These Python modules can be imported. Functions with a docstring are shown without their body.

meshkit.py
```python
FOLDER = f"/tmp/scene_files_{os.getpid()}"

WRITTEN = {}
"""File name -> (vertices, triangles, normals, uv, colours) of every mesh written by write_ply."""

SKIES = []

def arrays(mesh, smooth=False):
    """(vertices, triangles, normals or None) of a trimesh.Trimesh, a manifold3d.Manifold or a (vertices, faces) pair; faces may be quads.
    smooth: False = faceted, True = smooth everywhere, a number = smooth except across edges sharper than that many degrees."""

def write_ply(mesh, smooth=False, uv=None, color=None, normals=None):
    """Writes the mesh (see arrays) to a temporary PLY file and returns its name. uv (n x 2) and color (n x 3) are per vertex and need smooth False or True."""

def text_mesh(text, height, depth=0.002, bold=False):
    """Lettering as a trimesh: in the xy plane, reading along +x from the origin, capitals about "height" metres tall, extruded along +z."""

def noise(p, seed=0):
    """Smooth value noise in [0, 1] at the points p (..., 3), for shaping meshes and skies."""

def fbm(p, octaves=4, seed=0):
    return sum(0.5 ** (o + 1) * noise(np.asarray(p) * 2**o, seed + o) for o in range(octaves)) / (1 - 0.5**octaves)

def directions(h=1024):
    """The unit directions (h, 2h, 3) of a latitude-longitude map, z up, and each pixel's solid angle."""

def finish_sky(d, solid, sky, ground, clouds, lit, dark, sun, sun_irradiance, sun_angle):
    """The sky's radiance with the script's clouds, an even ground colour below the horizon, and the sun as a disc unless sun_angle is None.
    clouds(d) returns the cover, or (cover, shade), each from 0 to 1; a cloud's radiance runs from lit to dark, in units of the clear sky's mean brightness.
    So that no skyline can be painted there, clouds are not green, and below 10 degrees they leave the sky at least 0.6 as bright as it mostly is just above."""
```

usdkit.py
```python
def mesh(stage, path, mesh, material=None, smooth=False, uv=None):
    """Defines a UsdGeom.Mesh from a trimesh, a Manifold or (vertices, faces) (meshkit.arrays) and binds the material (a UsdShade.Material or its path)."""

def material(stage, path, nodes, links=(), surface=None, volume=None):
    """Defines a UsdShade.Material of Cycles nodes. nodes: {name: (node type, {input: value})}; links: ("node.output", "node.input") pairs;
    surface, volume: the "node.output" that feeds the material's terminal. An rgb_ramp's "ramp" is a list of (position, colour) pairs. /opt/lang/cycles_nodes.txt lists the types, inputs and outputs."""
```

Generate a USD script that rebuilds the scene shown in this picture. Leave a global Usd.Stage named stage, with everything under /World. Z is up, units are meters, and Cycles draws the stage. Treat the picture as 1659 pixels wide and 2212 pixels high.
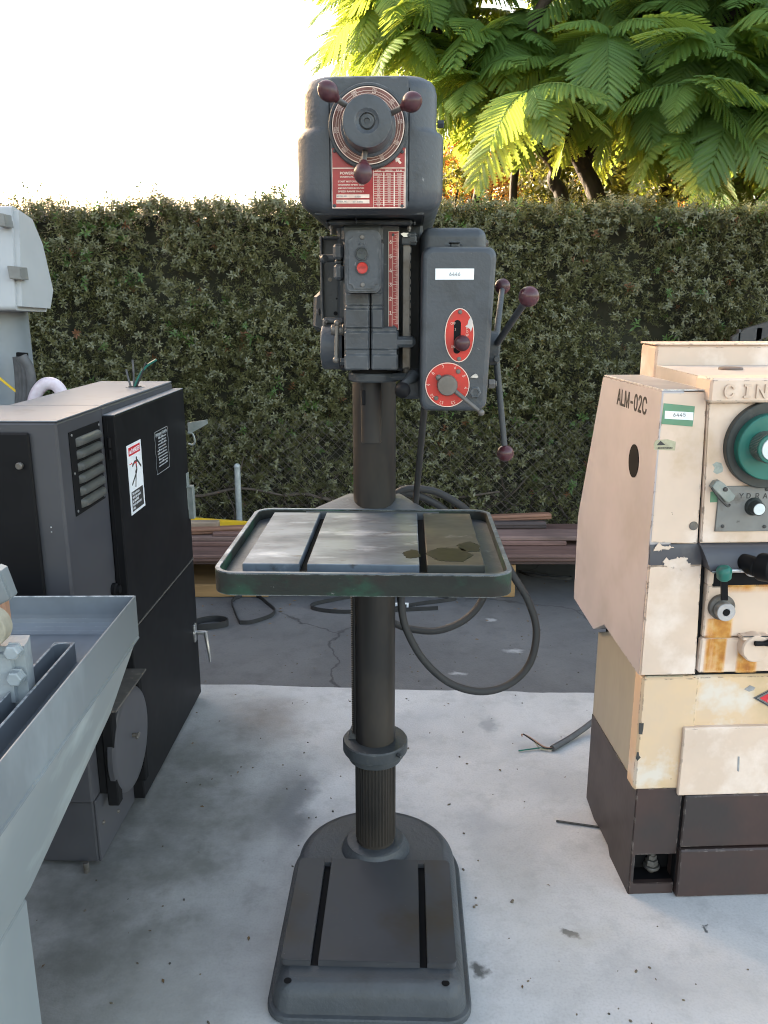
import math, random
import numpy as np, trimesh, shapely, shapely.geometry as sg
import usdkit, meshkit
from scipy.spatial.transform import Rotation
from pxr import Usd, UsdGeom, UsdLux, UsdShade, Gf, Sdf, Vt

# ------------------------------------------------------------------ camera, sky, sun, exposure
stage = Usd.Stage.CreateInMemory()
UsdGeom.SetStageUpAxis(stage, UsdGeom.Tokens.z)
UsdGeom.SetStageMetersPerUnit(stage, 1.0)
UsdGeom.Xform.Define(stage, '/World')
UsdGeom.Scope.Define(stage, '/World/Looks')
PITCH, EYE, FOCAL = 14.3, 1.5, 1789.0          # degrees down, metres, focal length in units of a picture 1659 wide
SUN_AZ, SUN_EL = math.radians(-50), math.radians(13)
SKY, SUN, EXPOSURE = 0.15, 1.25, 2.7
cam = UsdGeom.Camera.Define(stage, '/World/camera')
cam.AddTranslateOp().Set(Gf.Vec3d(0, 0, EYE))
cam.AddRotateXOp().Set(90 - PITCH)
cam.CreateHorizontalApertureAttr(36.0)
cam.CreateVerticalApertureAttr(48.0)
cam.CreateFocalLengthAttr(FOCAL / 1659 * 36)
cam.CreateClippingRangeAttr(Gf.Vec2f(0.05, 2000))
cam.CreateExposureAttr(EXPOSURE)
cam.CreateFStopAttr(0.0)
sun_dir = np.array([math.sin(SUN_AZ) * math.cos(SUN_EL), math.cos(SUN_AZ) * math.cos(SUN_EL), math.sin(SUN_EL)])
sun = UsdLux.DistantLight.Define(stage, '/World/sun')
sun.CreateNormalizeAttr(True); sun.CreateIntensityAttr(SUN); sun.CreateAngleAttr(0.5)
sun.CreateColorAttr(Gf.Vec3f(1.0, 0.86, 0.66))
zax = sun_dir; xax = np.cross([0, 0, 1], zax); xax /= np.linalg.norm(xax); yax = np.cross(zax, xax)
m4 = np.eye(4); m4[0, :3], m4[1, :3], m4[2, :3] = xax, yax, zax
sun.AddTransformOp(opSuffix='aim').Set(Gf.Matrix4d(m4.tolist()))
usdkit.material(stage, '/World/Looks/sky_look', {
    's': ('sky_texture', {'sky_type': 'single_scattering', 'sun_disc': False, 'sun_elevation': SUN_EL, 'sun_rotation': SUN_AZ % (2 * math.pi),
                          'air_density': 1.0, 'aerosol_density': 3.5, 'ozone_density': 0.4}),
    'v': ('mix_color', {'blend_type': 'multiply', 'fac': 1.0, 'b': (1.15, 1.0, 0.88), 'use_clamp_result': False}),      # even warm tint over the whole sky, set for white balance
    'b': ('background_shader', {'strength': SKY})}, [('s.color', 'v.a'), ('v.result', 'b.color')], surface='b.background')
dome = UsdLux.DomeLight.Define(stage, '/World/sky')
dome.GetPrim().SetCustomDataByKey('kind', 'structure')
UsdShade.MaterialBindingAPI.Apply(dome.GetPrim()).Bind(UsdShade.Material.Get(stage, '/World/Looks/sky_look'))

# ------------------------------------------------------------------ measuring: what a point of the photograph is, at a known depth, in a thing's own frame
VIEWS = dict(p=(0, 0, 1), A=(603.5, 109.7, .26455), B=(630.9, 438.9, .3307), C=(850.3, 466.3, .24798), D=(658.3, 795.5, .3307), E=(438.9, 1042.4, .46297),
             F=(548.6, 1481.2, .3307), G=(0, 795.5, .3225), H=(0, 1206.9, .3472), I=(1220.1, 685.8, .37195), J=(1110.4, 1453.8, .3307), K=(0, 384, .2976),
             L=(658.3, 0, .6032), N1=(263.3, 905.2, .11158), N2=(1508.7, 795.5, .17358), N3=(1481.2, 1152.1, .19838), N4=(384, 1069.8, .23148),
             N5=(658.3, 466.3, .17361), N6=(0, 1234.4, .17361), N7=(1042.4, 1069.8, .14881))
TH = math.radians(PITCH)


def ray(k, x, y):
    ox, oy, s = VIEWS[k]
    a, b = (ox + s * x - 829.5) / FOCAL, -(oy + s * y - 1106) / FOCAL
    return np.array([a, math.cos(TH) + b * math.sin(TH), -math.sin(TH) + b * math.cos(TH)])


class Frame:
    def __init__(s, x=0, y=0, yaw=0, z=0):
        s.o, s.yaw = np.array([x, y, z], float), yaw
        c, n = math.cos(math.radians(yaw)), math.sin(math.radians(yaw))
        s.R = np.array([[c, -n, 0], [n, c, 0], [0, 0, 1]])

    def at(s, k, x, y, X=None, Y=None, Z=None):
        o, d = s.R.T @ (np.array([0, 0, EYE]) - s.o), s.R.T @ ray(k, x, y)
        i, val = [(i, w) for i, w in enumerate((X, Y, Z)) if w is not None][0]
        return o + d * ((val - o[i]) / d[i])

    def span(s, k, x0, y0, x1, y1, Y):      # a rectangle facing the camera: (xmin, xmax, zmin, zmax)
        a, b = s.at(k, x0, y0, Y=Y), s.at(k, x1, y1, Y=Y)
        return min(a[0], b[0]), max(a[0], b[0]), min(a[2], b[2]), max(a[2], b[2])


WORLD = Frame()
# ------------------------------------------------------------------ mesh builders
def unit(v):
    v = np.asarray(v, float)
    return v / np.linalg.norm(v)


def basis(axis):
    z = unit(axis)
    x = unit(np.cross([0, 0, 1] if abs(z[2]) < .9 else [1, 0, 0], z))
    return x, np.cross(z, x), z


def spline(pts, n=8):
    p = np.asarray(pts, float)
    q = np.vstack([2 * p[0] - p[1], p, 2 * p[-1] - p[-2]])
    out = []
    for i in range(1, len(q) - 2):
        for t in np.linspace(0, 1, n, endpoint=False):
            a, b, c, d = q[i - 1], q[i], q[i + 1], q[i + 2]
            out.append(.5 * (2 * b + (c - a) * t + (2 * a - 5 * b + 4 * c - d) * t * t + (3 * b - a - 3 * c + d) * t ** 3))
    out.append(p[-1])
    return np.array(out)


class MB:
    """Collects shapes into one mesh."""
    def __init__(s):
        s.v, s.f, s.n = [], [], 0

    def add(s, v, f):
        v = np.asarray(v, float); f = np.asarray(f, int)
        if f.shape[1] == 4:
            f = np.vstack([f[:, [0, 1, 2]], f[:, [0, 2, 3]]])
        s.v.append(v); s.f.append(f + s.n); s.n += len(v)
        return s

    def tm(s, t):
        return s.add(t.vertices, t.faces)

    def box(s, x0, x1, y0, y1, z0, z1, b=.003):
        lo, hi = np.minimum([x0, y0, z0], [x1, y1, z1]), np.maximum([x0, y0, z0], [x1, y1, z1])
        b = min(b, .45 * (hi - lo).min())
        if b <= 0:
            return s.tm(trimesh.creation.box(bounds=[lo, hi]))
        P = []
        for c in np.ndindex(2, 2, 2):
            c = np.array(c); corner = np.where(c, hi, lo); inn = np.where(c, hi - b, lo + b)
            for k in range(3):
                q = inn.copy(); q[k] = corner[k]; P.append(q)
        return s.tm(trimesh.convex.convex_hull(np.array(P)))

    def hull(s, pts):
        return s.tm(trimesh.convex.convex_hull(np.asarray(pts, float)))

    def rbox(s, x0, x1, y0, y1, z0, z1, r=.01, seg=3):
        """A box with well rounded edges."""
        import manifold3d as m3
        lo, hi = np.minimum([x0, y0, z0], [x1, y1, z1]), np.maximum([x0, y0, z0], [x1, y1, z1])
        r = min(r, .49 * (hi - lo).min())
        P = []
        ic = trimesh.creation.icosphere(subdivisions=2, radius=r).vertices
        for c in np.ndindex(2, 2, 2):
            ctr = np.where(np.array(c), hi - r, lo + r); sg_ = np.where(np.array(c), 1, -1)
            P.append(ic[((ic * sg_) >= -1e-9).all(1)] + ctr)
        return s.hull(np.vstack(P))

    def lathe(s, prof, p0, axis, seg=28, cap=True):
        """prof: (radius, distance along the axis) from p0."""
        x, y, z = basis(axis); p0 = np.asarray(p0, float)
        a = np.linspace(0, 2 * math.pi, seg, endpoint=False)
        ring = np.cos(a)[:, None] * x + np.sin(a)[:, None] * y
        v = np.vstack([p0 + z * t + ring * r for r, t in prof])
        f = []
        for i in range(len(prof) - 1):
            for j in range(seg):
                k = (j + 1) % seg
                f.append([i * seg + j, i * seg + k, (i + 1) * seg + k, (i + 1) * seg + j])
        s.add(v, f)
        for r, t, flip in ((prof[0][0], prof[0][1], 1), (prof[-1][0], prof[-1][1], 0)):
            if cap and r > 1e-6:
                v = np.vstack([p0 + z * t, p0 + z * t + ring * r])
                f = [[0, 1 + (j + 1) % seg, 1 + j] if flip else [0, 1 + j, 1 + (j + 1) % seg] for j in range(seg)]
                s.add(v, f)
        return s

    def cyl(s, p0, p1, r, r1=None, b=.001, seg=24):
        p0, p1 = np.asarray(p0, float), np.asarray(p1, float); h = np.linalg.norm(p1 - p0); r1 = r if r1 is None else r1
        b = min(b, .3 * h, .4 * min(r, r1))
        return s.lathe([(r - b, 0), (r, b), (r1, h - b), (r1 - b, h)], p0, p1 - p0, seg)

    def ball(s, c, r, squash=1, sub=3):
        t = trimesh.creation.icosphere(subdivisions=sub, radius=r)
        return s.add(t.vertices * [1, 1, squash] + np.asarray(c), t.faces)

    def tube(s, pts, r, seg=8, n=8, smooth=True, caps=True):
        p = spline(pts, n) if smooth else np.asarray(pts, float)
        rr = np.interp(np.linspace(0, 1, len(p)), np.linspace(0, 1, np.size(r)), np.atleast_1d(r))
        t = np.gradient(p, axis=0); t /= np.linalg.norm(t, axis=1)[:, None]
        u = unit(np.cross(t[0], [.3, .5, .81])); rows = []
        a = np.linspace(0, 2 * math.pi, seg, endpoint=False)
        for i in range(len(p)):
            u = unit(u - t[i] * (u @ t[i])); w = np.cross(t[i], u)
            rows.append(p[i] + rr[i] * (np.cos(a)[:, None] * u + np.sin(a)[:, None] * w))
        v = np.vstack(rows); f = []
        for i in range(len(p) - 1):
            for j in range(seg):
                k = (j + 1) % seg
                f.append([i * seg + j, i * seg + k, (i + 1) * seg + k, (i + 1) * seg + j])
        s.add(v, f)
        if caps:
            s.add(rows[0], [[0, j + 1, j] for j in range(1, seg - 1)]); s.add(rows[-1], [[0, j, j + 1] for j in range(1, seg - 1)])
        return s

    def poly(s, shape, o, ex, ey, d0, d1, b=0):
        """A flat outline (shapely or points) in the plane (o, ex, ey), extruded from d0 to d1 along ex x ey."""
        g = shape if hasattr(shape, 'geoms') or hasattr(shape, 'exterior') else sg.Polygon(shape)
        ex, ey = np.asarray(ex, float), np.asarray(ey, float); ez = np.cross(ex, ey); o = np.asarray(o, float)
        for q in getattr(g, 'geoms', [g]):
            if q.is_empty:
                continue
            parts = [(q, d0, d1)]
            if b:
                parts = [(q, d0, d1 - b), (q.buffer(-b * .7, join_style=2), d1 - b, d1)]
            for q2, a, c in parts:
                for q3 in getattr(q2, 'geoms', [q2]):
                    if q3.is_empty:
                        continue
                    t = trimesh.creation.extrude_polygon(q3, c - a, engine='earcut')
                    v = t.vertices
                    s.add(o + v[:, :1] * ex + v[:, 1:2] * ey + (v[:, 2:] + a) * ez, t.faces)
        return s

    def text(s, txt, h, o, ex, ey, depth=.0005, bold=False, align='l', fit=None):
        t = meshkit.text_mesh(txt, h, depth, bold); v = t.vertices.copy()
        w = v[:, 0].max() - v[:, 0].min()
        if fit:
            v[:, 0] *= fit / w; w = fit
        v[:, 0] -= v[:, 0].min() + (w / 2 if align == 'c' else w if align == 'r' else 0)
        ex, ey = unit(ex), unit(ey)
        return s.add(np.asarray(o, float) + v[:, :1] * ex + v[:, 1:2] * ey + v[:, 2:] * np.cross(ex, ey), t.faces)

    def loft(s, rings, cap=True):
        n = len(rings[0]); v = np.vstack(rings); f = []
        for i in range(len(rings) - 1):
            for j in range(n):
                k = (j + 1) % n
                f.append([i * n + j, i * n + k, (i + 1) * n + k, (i + 1) * n + j])
        s.add(v, f)
        if cap:
            for r, flip in ((rings[0], 1), (rings[-1], 0)):
                c = r.mean(0)
                s.add(np.vstack([c, r]), [[0, 1 + (j + 1) % n, 1 + j] if flip else [0, 1 + j, 1 + (j + 1) % n] for j in range(n)])
        return s

    def mesh(s):
        return np.vstack(s.v), np.vstack(s.f)


def rrect(x0, x1, y0, y1, r, n=5):
    return sg.box(x0 + r, y0 + r, x1 - r, y1 - r).buffer(r, quad_segs=n)


def rring(x0, x1, y0, y1, r, z, n=6):
    """Rounded rectangle as a ring of points at height z, always the same number of points."""
    r = min(r, .49 * (x1 - x0), .49 * (y1 - y0)); out = []
    for cx, cy, a in ((x1 - r, y1 - r, 0), (x0 + r, y1 - r, 90), (x0 + r, y0 + r, 180), (x1 - r, y0 + r, 270)):
        for t in np.linspace(0, 90, n):
            out.append([cx + r * math.cos(math.radians(a + t)), cy + r * math.sin(math.radians(a + t)), z])
    return np.array(out)


def ellipse(cx, cy, rx, ry, n=40):
    a = np.linspace(0, 2 * math.pi, n, endpoint=False)
    return sg.Polygon(np.c_[cx + rx * np.cos(a), cy + ry * np.sin(a)])


# ------------------------------------------------------------------ prims
used = {}


def numbered(parent, name):
    k = (parent, name); used[k] = used.get(k, -1) + 1
    return name if used[k] == 0 else f'{name}_{used[k]:03d}'


def tag(prim, label=None, cat=None, group=None, kind=None):
    for k, v in (('label', label), ('category', cat), ('group', group), ('kind', kind)):
        if v:
            prim.SetCustomDataByKey(k, v)
    return prim


def thing(name, label, cat, frame=WORLD, group=None):
    path = '/World/' + numbered('/World', name)
    x = UsdGeom.Xform.Define(stage, path)
    if frame is not WORLD:
        x.AddTranslateOp().Set(Gf.Vec3d(*map(float, frame.o))); x.AddRotateZOp().Set(float(frame.yaw))
    tag(x.GetPrim(), label, cat, group)
    return path


def put(name, mb, mat, parent='/World', smooth=30, label=None, cat=None, group=None, kind=None):
    path = parent + '/' + numbered(parent, name)
    m = usdkit.mesh(stage, path, mb.mesh() if isinstance(mb, MB) else mb, mat, smooth)
    tag(m.GetPrim(), label, cat, group, kind)
    return path


def xform_path(parent, name):
    path = parent + '/' + numbered(parent, name)
    UsdGeom.Xform.Define(stage, path)
    return path


# ------------------------------------------------------------------ materials
def lin(*c):
    """sRGB 0-255 to linear."""
    c = np.array(c, float) / 255
    return tuple(np.where(c <= .04045, c / 12.92, ((c + .055) / 1.055) ** 2.4))


def look(name, c1, c2=None, scale=5., detail=6, rough=.5, rough2=None, metal=0., bump=None, stretch=(1, 1, 1), spots=(), edge=None, spec=.5, coat=0, lo=.38, hi=.62, streak=None):
    """A procedural surface: two tones in noise, optional spots of other colours, worn edges and fine relief."""
    c2 = c2 or tuple(np.array(c1) * .8)
    N = {'g': ('geometry', {}), 'mp': ('mapping', {'scale': stretch}), 'n': ('noise_texture', {'scale': scale, 'detail': float(detail), 'roughness': .62}),
         'r': ('rgb_ramp', {'ramp': [(lo, c1), (hi, c2)]}), 'p': ('principled_bsdf', {'roughness': rough, 'metallic': metal, 'specular_ior_level': spec, 'coat_weight': coat})}
    K = [('g.position', 'mp.vector'), ('mp.vector', 'n.vector'), ('n.fac', 'r.fac')]
    src = 'r.color'
    for i, (col, sc, a, b) in enumerate(spots):
        N[f'sn{i}'] = ('noise_texture', {'scale': sc, 'detail': 7.0, 'roughness': .6})
        N[f'so{i}'] = ('vector_math', {'math_type': 'add', 'vector2': (3.1 * i + 1, 7.7, 1.3 * i)})
        N[f'sr{i}'] = ('map_range', {'from_min': a, 'from_max': b, 'clamp': True})
        N[f'sm{i}'] = ('mix_color', {'b': col})
        K += [('mp.vector', f'so{i}.vector1'), (f'so{i}.vector', f'sn{i}.vector'), (f'sn{i}.fac', f'sr{i}.value'), (f'sr{i}.result', f'sm{i}.fac'), (src, f'sm{i}.a')]
        src = f'sm{i}.result'
    if edge:
        col, rad, a, b = edge
        N['ebv'] = ('bevel', {'radius': rad, 'samples': 4}); N['edot'] = ('vector_math', {'math_type': 'dot_product'})
        N['emr'] = ('map_range', {'from_min': .995, 'from_max': .93, 'clamp': True})
        N['en'] = ('noise_texture', {'scale': 55., 'detail': 5.}); N['enr'] = ('map_range', {'from_min': a, 'from_max': b, 'clamp': True})
        N['emu'] = ('math', {'math_type': 'multiply'}); N['emx'] = ('mix_color', {'b': col})
        K += [('ebv.bevel', 'edot.vector1'), ('g.normal', 'edot.vector2'), ('edot.value', 'emr.value'), ('g.position', 'en.vector'), ('en.fac', 'enr.value'),
              ('emr.result', 'emu.value1'), ('enr.result', 'emu.value2'), ('emu.value', 'emx.fac'), (src, 'emx.a')]
        src = 'emx.result'
    K.append((src, 'p.base_color'))
    if rough2 is not None:
        N['rr'] = ('map_range', {'from_min': .35, 'from_max': .65, 'to_min': rough, 'to_max': rough2, 'clamp': True})
        K += [('n.fac', 'rr.value'), ('rr.result', 'p.roughness')]
    if bump:
        bs, st, dist = bump
        N['bn'] = ('noise_texture', {'scale': bs, 'detail': 4.}); N['bp'] = ('bump', {'strength': st, 'distance': dist})
        K += [('mp.vector', 'bn.vector'), ('bn.fac', 'bp.height'), ('bp.normal', 'p.normal')]
    return usdkit.material(stage, '/World/Looks/' + name, N, K, surface='p.BSDF')


press_grey = look('press_grey', (.035, .0405, .048), (.047, .053, .061), 9, rough=.36, rough2=.5, bump=(150, .4, .002), spots=[((.15, .155, .16), 85, .69, .72), ((.022, .024, .026), 11, .54, .7)], edge=((.16, .165, .17), .004, .45, .7))
press_dark = look('press_dark', (.022, .026, .03), (.033, .037, .041), 9, rough=.42, rough2=.55, bump=(120, .35, .0025), spots=[((.075, .08, .08), 70, .66, .74)], edge=((.11, .11, .11), .004, .5, .7))
base_grey = look('base_grey', (.037, .042, .048), (.05, .055, .062), 7, rough=.44, rough2=.58, bump=(130, .6, .0025), spots=[((.032, .033, .033), 5, .52, .7), ((.12, .125, .13), 110, .7, .75)])
plate_steel = look('plate_steel', (.038, .039, .044), (.05, .051, .056), 6, rough=.45, rough2=.6, spec=.35, metal=.08, bump=(160, .25, .001), spots=[((.04, .032, .024), 3.4, .54, .7), ((.16, .16, .16), 160, .7, .75)])
column_steel = look('column_steel', (.010, .0093, .009), (.016, .0148, .014), 7, stretch=(1, 1, .35), rough=.42, rough2=.55, metal=.1, spec=.35, bump=(150, .25, .001), spots=[((.055, .044, .034), 3.2, .5, .72), ((.028, .024, .02), 5, .55, .7)])
worn_steel = look('worn_steel', (.11, .10, .09), (.16, .15, .14), 14, rough=.38, rough2=.55, metal=.6, bump=(200, .3, .001), spots=[((.07, .055, .04), 20, .52, .68)])
bright_steel = look('bright_steel', (.4, .4, .4), (.5, .5, .5), 20, rough=.3, metal=.9)
table_steel = look('table_steel', (.14, .172, .21), (.075, .094, .118), 5, stretch=(1, 2.5, 1), rough=.34, rough2=.52, metal=.55, bump=(90, .15, .001), spots=[((.27, .31, .36), 8, .55, .68), ((.06, .064, .068), 22, .6, .7)])
table_paint = look('table_paint', (.07, .078, .086), (.048, .054, .06), 8, rough=.38, rough2=.5, metal=.2, bump=(200, .3, .0015), spots=[((.14, .15, .155), 30, .62, .72)])
rim_green = look('rim_green', (.014, .018, .015), (.012, .0125, .0115), 9, stretch=(1, 1, 1.6), rough=.5, rough2=.65, spec=.25, bump=(160, .3, .0015), spots=[((.013, .05, .03), 6, .5, .64), ((.016, .014, .012), 14, .54, .66), ((.14, .14, .13), 60, .7, .75)], edge=((.2, .21, .21), .003, .35, .6))
red_plate = look('red_plate', lin(150, 42, 42), lin(134, 37, 37), 30, rough=.35, spots=[((.2, .06, .05), 60, .66, .75)])
red_bright = look('red_bright', lin(184, 42, 33), lin(164, 40, 30), 18, rough=.4, spots=[((.16, .07, .045), 30, .58, .72)])
brown_ring = look('brown_ring', lin(92, 56, 48), lin(110, 70, 62), 40, rough=.4, metal=.2)
cream_print = look('cream_print', lin(225, 205, 190), lin(205, 180, 165), 60, rough=.5)
knob_maroon = look('knob_maroon', (.046, .0125, .016), (.034, .01, .013), 25, rough=.2, rough2=.34, spots=[((.08, .04, .04), 90, .7, .78)])
black_paint = look('black_paint', (.005, .005, .0058), (.0075, .0075, .0085), 5, rough=.45, rough2=.55, spec=.14, bump=(320, .12, .001), spots=[((.05, .05, .05), 120, .74, .8)])
black_matt = look('black_matt', (.005, .005, .006), (.008, .008, .009), 6, rough=.75, spec=.15)
black_rubber = look('black_rubber', (.011, .011, .012), (.018, .018, .019), 20, rough=.55, rough2=.7, bump=(180, .2, .001))
cable_grey = look('cable_grey', (.05, .05, .054), (.08, .08, .084), 20, rough=.55)
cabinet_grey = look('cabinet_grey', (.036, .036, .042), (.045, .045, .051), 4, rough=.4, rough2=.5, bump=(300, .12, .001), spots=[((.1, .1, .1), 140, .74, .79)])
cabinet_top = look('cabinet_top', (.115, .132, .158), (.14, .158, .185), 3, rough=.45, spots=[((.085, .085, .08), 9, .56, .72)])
zinc = look('zinc', (.2, .23, .22), (.28, .3, .29), 30, rough=.42, metal=.5)
white_print = look('white_print', (.78, .8, .82), (.72, .74, .76), 30, rough=.5)
tray_blue = look('tray_blue', (.11, .126, .146), (.09, .104, .121), 3, rough=.36, rough2=.5, bump=(120, .12, .001), spots=[((.15, .175, .205), 2.2, .52, .7), ((.06, .07, .08), 9, .66, .76), ((.12, .12, .11), 5, .62, .74)], edge=((.6, .62, .63), .003, .35, .55))
tray_side = look('tray_side', (.125, .142, .155), (.16, .178, .19), 4, stretch=(2.2, .7, .35), rough=.4, rough2=.5, bump=(100, .12, .001), spots=[((.2, .23, .25), 4, .54, .66), ((.07, .08, .085), 12, .69, .76)])
tray_lower = look('tray_lower', (.185, .208, .22), (.24, .262, .27), 3.2, stretch=(2.6, .6, .3), rough=.42, rough2=.52, bump=(100, .12, .001), spots=[((.3, .34, .35), 4, .54, .66), ((.1, .12, .125), 9, .68, .76)])
cast_blue = look('cast_blue', (.23, .26, .28), (.29, .32, .34), 12, rough=.45, bump=(60, .5, .004), spots=[((.16, .18, .2), 14, .56, .7)])
mill_grey = look('mill_grey', (.36, .37, .38), (.32, .33, .345), 3, rough=.4, bump=(150, .1, .001), spots=[((.3, .32, .34), 5, .6, .74)])
mill_column = look('mill_column', (.2, .225, .25), (.16, .18, .2), 3, rough=.42, bump=(150, .15, .001))
pink_hose = look('pink_hose', (.55, .45, .5), (.62, .55, .6), 40, rough=.5)
copper = look('copper', (.3, .16, .1), (.36, .22, .15), 20, rough=.5)
CH = ((.05, .04, .035), .006, .5, .62)
cream_side = look('cream_side', (.43, .395, .40), (.37, .342, .345), 3, rough=.42, rough2=.5, bump=(90, .15, .001), spots=[((.3, .265, .24), 2.4, .5, .72), ((.1, .08, .07), 55, .74, .77)], edge=((.09, .07, .06), .005, .52, .6))
cream_front = look('cream_front', (.64, .49, .383), (.56, .43, .34), 3, rough=.42, rough2=.5, bump=(70, .25, .0015), spots=[((.72, .60, .52), 4, .54, .66), ((.5, .36, .24), 5, .62, .76), ((.12, .09, .07), 60, .73, .76)], edge=((.12, .09, .075), .004, .56, .64))
cream_worn = look('cream_worn', (.64, .45, .27), (.57, .42, .29), 4, rough=.45, bump=(70, .2, .0015), spots=[((.46, .33, .17), 3.5, .54, .74), ((.62, .54, .46), 6, .58, .68), ((.08, .06, .05), 55, .73, .76)], edge=((.08, .06, .05), .005, .5, .6))
cream_base_side = look('cream_base_side', (.34, .31, .24), (.26, .24, .19), 3, stretch=(1, 1, .4), rough=.45, bump=(70, .2, .0015), spots=[((.44, .4, .34), 5, .58, .68), ((.26, .2, .1), 3, .55, .7)], edge=((.08, .06, .05), .005, .5, .6))
maroon = look('maroon', (.044, .024, .02), (.034, .019, .0165), 4, rough=.4, rough2=.52, bump=(80, .2, .0015), spots=[((.024, .018, .017), 3, .54, .7), ((.12, .09, .08), 70, .73, .77)], edge=((.2, .17, .15), .004, .52, .64))
maroon_side = look('maroon_side', (.03, .021, .02), (.024, .018, .0175), 4, rough=.42, rough2=.52, bump=(80, .2, .0015), spots=[((.06, .05, .047), 9, .66, .75)], edge=((.16, .14, .13), .004, .52, .64))
hood_black = look('hood_black', (.045, .045, .055), (.06, .059, .068), 6, rough=.38, rough2=.5, bump=(90, .2, .001), spots=[((.13, .115, .105), 5, .58, .74)])
teal = look('teal', (.012, .11, .085), (.016, .13, .1), 14, rough=.38, rough2=.5, spots=[((.06, .09, .08), 20, .6, .74)])
dial_black = look('dial_black', (.02, .024, .022), (.03, .034, .032), 12, rough=.45, spots=[((.07, .065, .06), 18, .62, .74)])
dial_white = look('dial_white', (.62, .66, .66), (.54, .58, .58), 14, rough=.4)
plate_grey = look('plate_grey', (.15, .15, .145), (.2, .2, .19), 9, rough=.45, rough2=.55, metal=.2, spots=[((.1, .09, .08), 14, .6, .72)])
print_dark = look('print_dark', (.025, .024, .024), (.04, .038, .036), 60, rough=.5)
print_grey = look('print_grey', (.22, .22, .22), (.3, .3, .3), 60, rough=.5)
sticker_green = look('sticker_green', (.11, .25, .15), (.1, .22, .13), 20, rough=.45)
sticker_gold = look('sticker_gold', (.42, .4, .27), (.32, .3, .2), 60, rough=.45)
yellow_paint = look('yellow_paint', (.72, .46, .02), (.66, .42, .03), 8, rough=.45)
planks_look = [look(f'plank_look_{i}', c, tuple(np.array(c) * .68), 7, stretch=(.35, 2, 2), rough=.6, rough2=.75, bump=(40, .3, .004), spots=[(tuple(np.array(c) * .45), 5, .56, .7), ((.16, .1, .075), 9, .64, .74)])
               for i, c in enumerate([(.13, .072, .06), (.09, .055, .05), (.17, .095, .082), (.05, .036, .036), (.24, .12, .075), (.2, .13, .115)])]
pallet_wood = look('pallet_wood', (.3, .18, .075), (.22, .13, .055), 6, stretch=(.5, 2, 4), rough=.7, bump=(60, .3, .003))
raw_wood = look('raw_wood', (.3, .23, .17), (.2, .15, .11), 6, stretch=(.5, 2, 4), rough=.75, bump=(60, .3, .003))
galvanised = look('galvanised', (.3, .33, .33), (.4, .43, .43), 25, rough=.45, metal=.45)
rust_wire = look('rust_wire', (.09, .08, .07), (.14, .12, .1), 20, rough=.6, metal=.3)
bark = look('bark', (.05, .038, .03), (.03, .023, .018), 9, stretch=(1, 1, .3), rough=.85, bump=(26, .8, .02))
twig = look('twig', (.09, .07, .055), (.06, .046, .036), 20, rough=.85)
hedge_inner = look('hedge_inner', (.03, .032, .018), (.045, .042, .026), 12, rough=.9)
wall_look = look('wall_look', (.42, .4, .37), (.36, .34, .32), 2, rough=.8, bump=(40, .3, .004))
roof_look = look('roof_look', (.12, .1, .09), (.16, .13, .12), 3, rough=.8)
stain_look = look('rust_stain', (.42, .2, .04), (.5, .29, .09), 12, stretch=(3, 1, .4), rough=.5)
mesh_black = look('mesh_black', (.02, .02, .022), (.03, .03, .032), 10, rough=.5)
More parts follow.
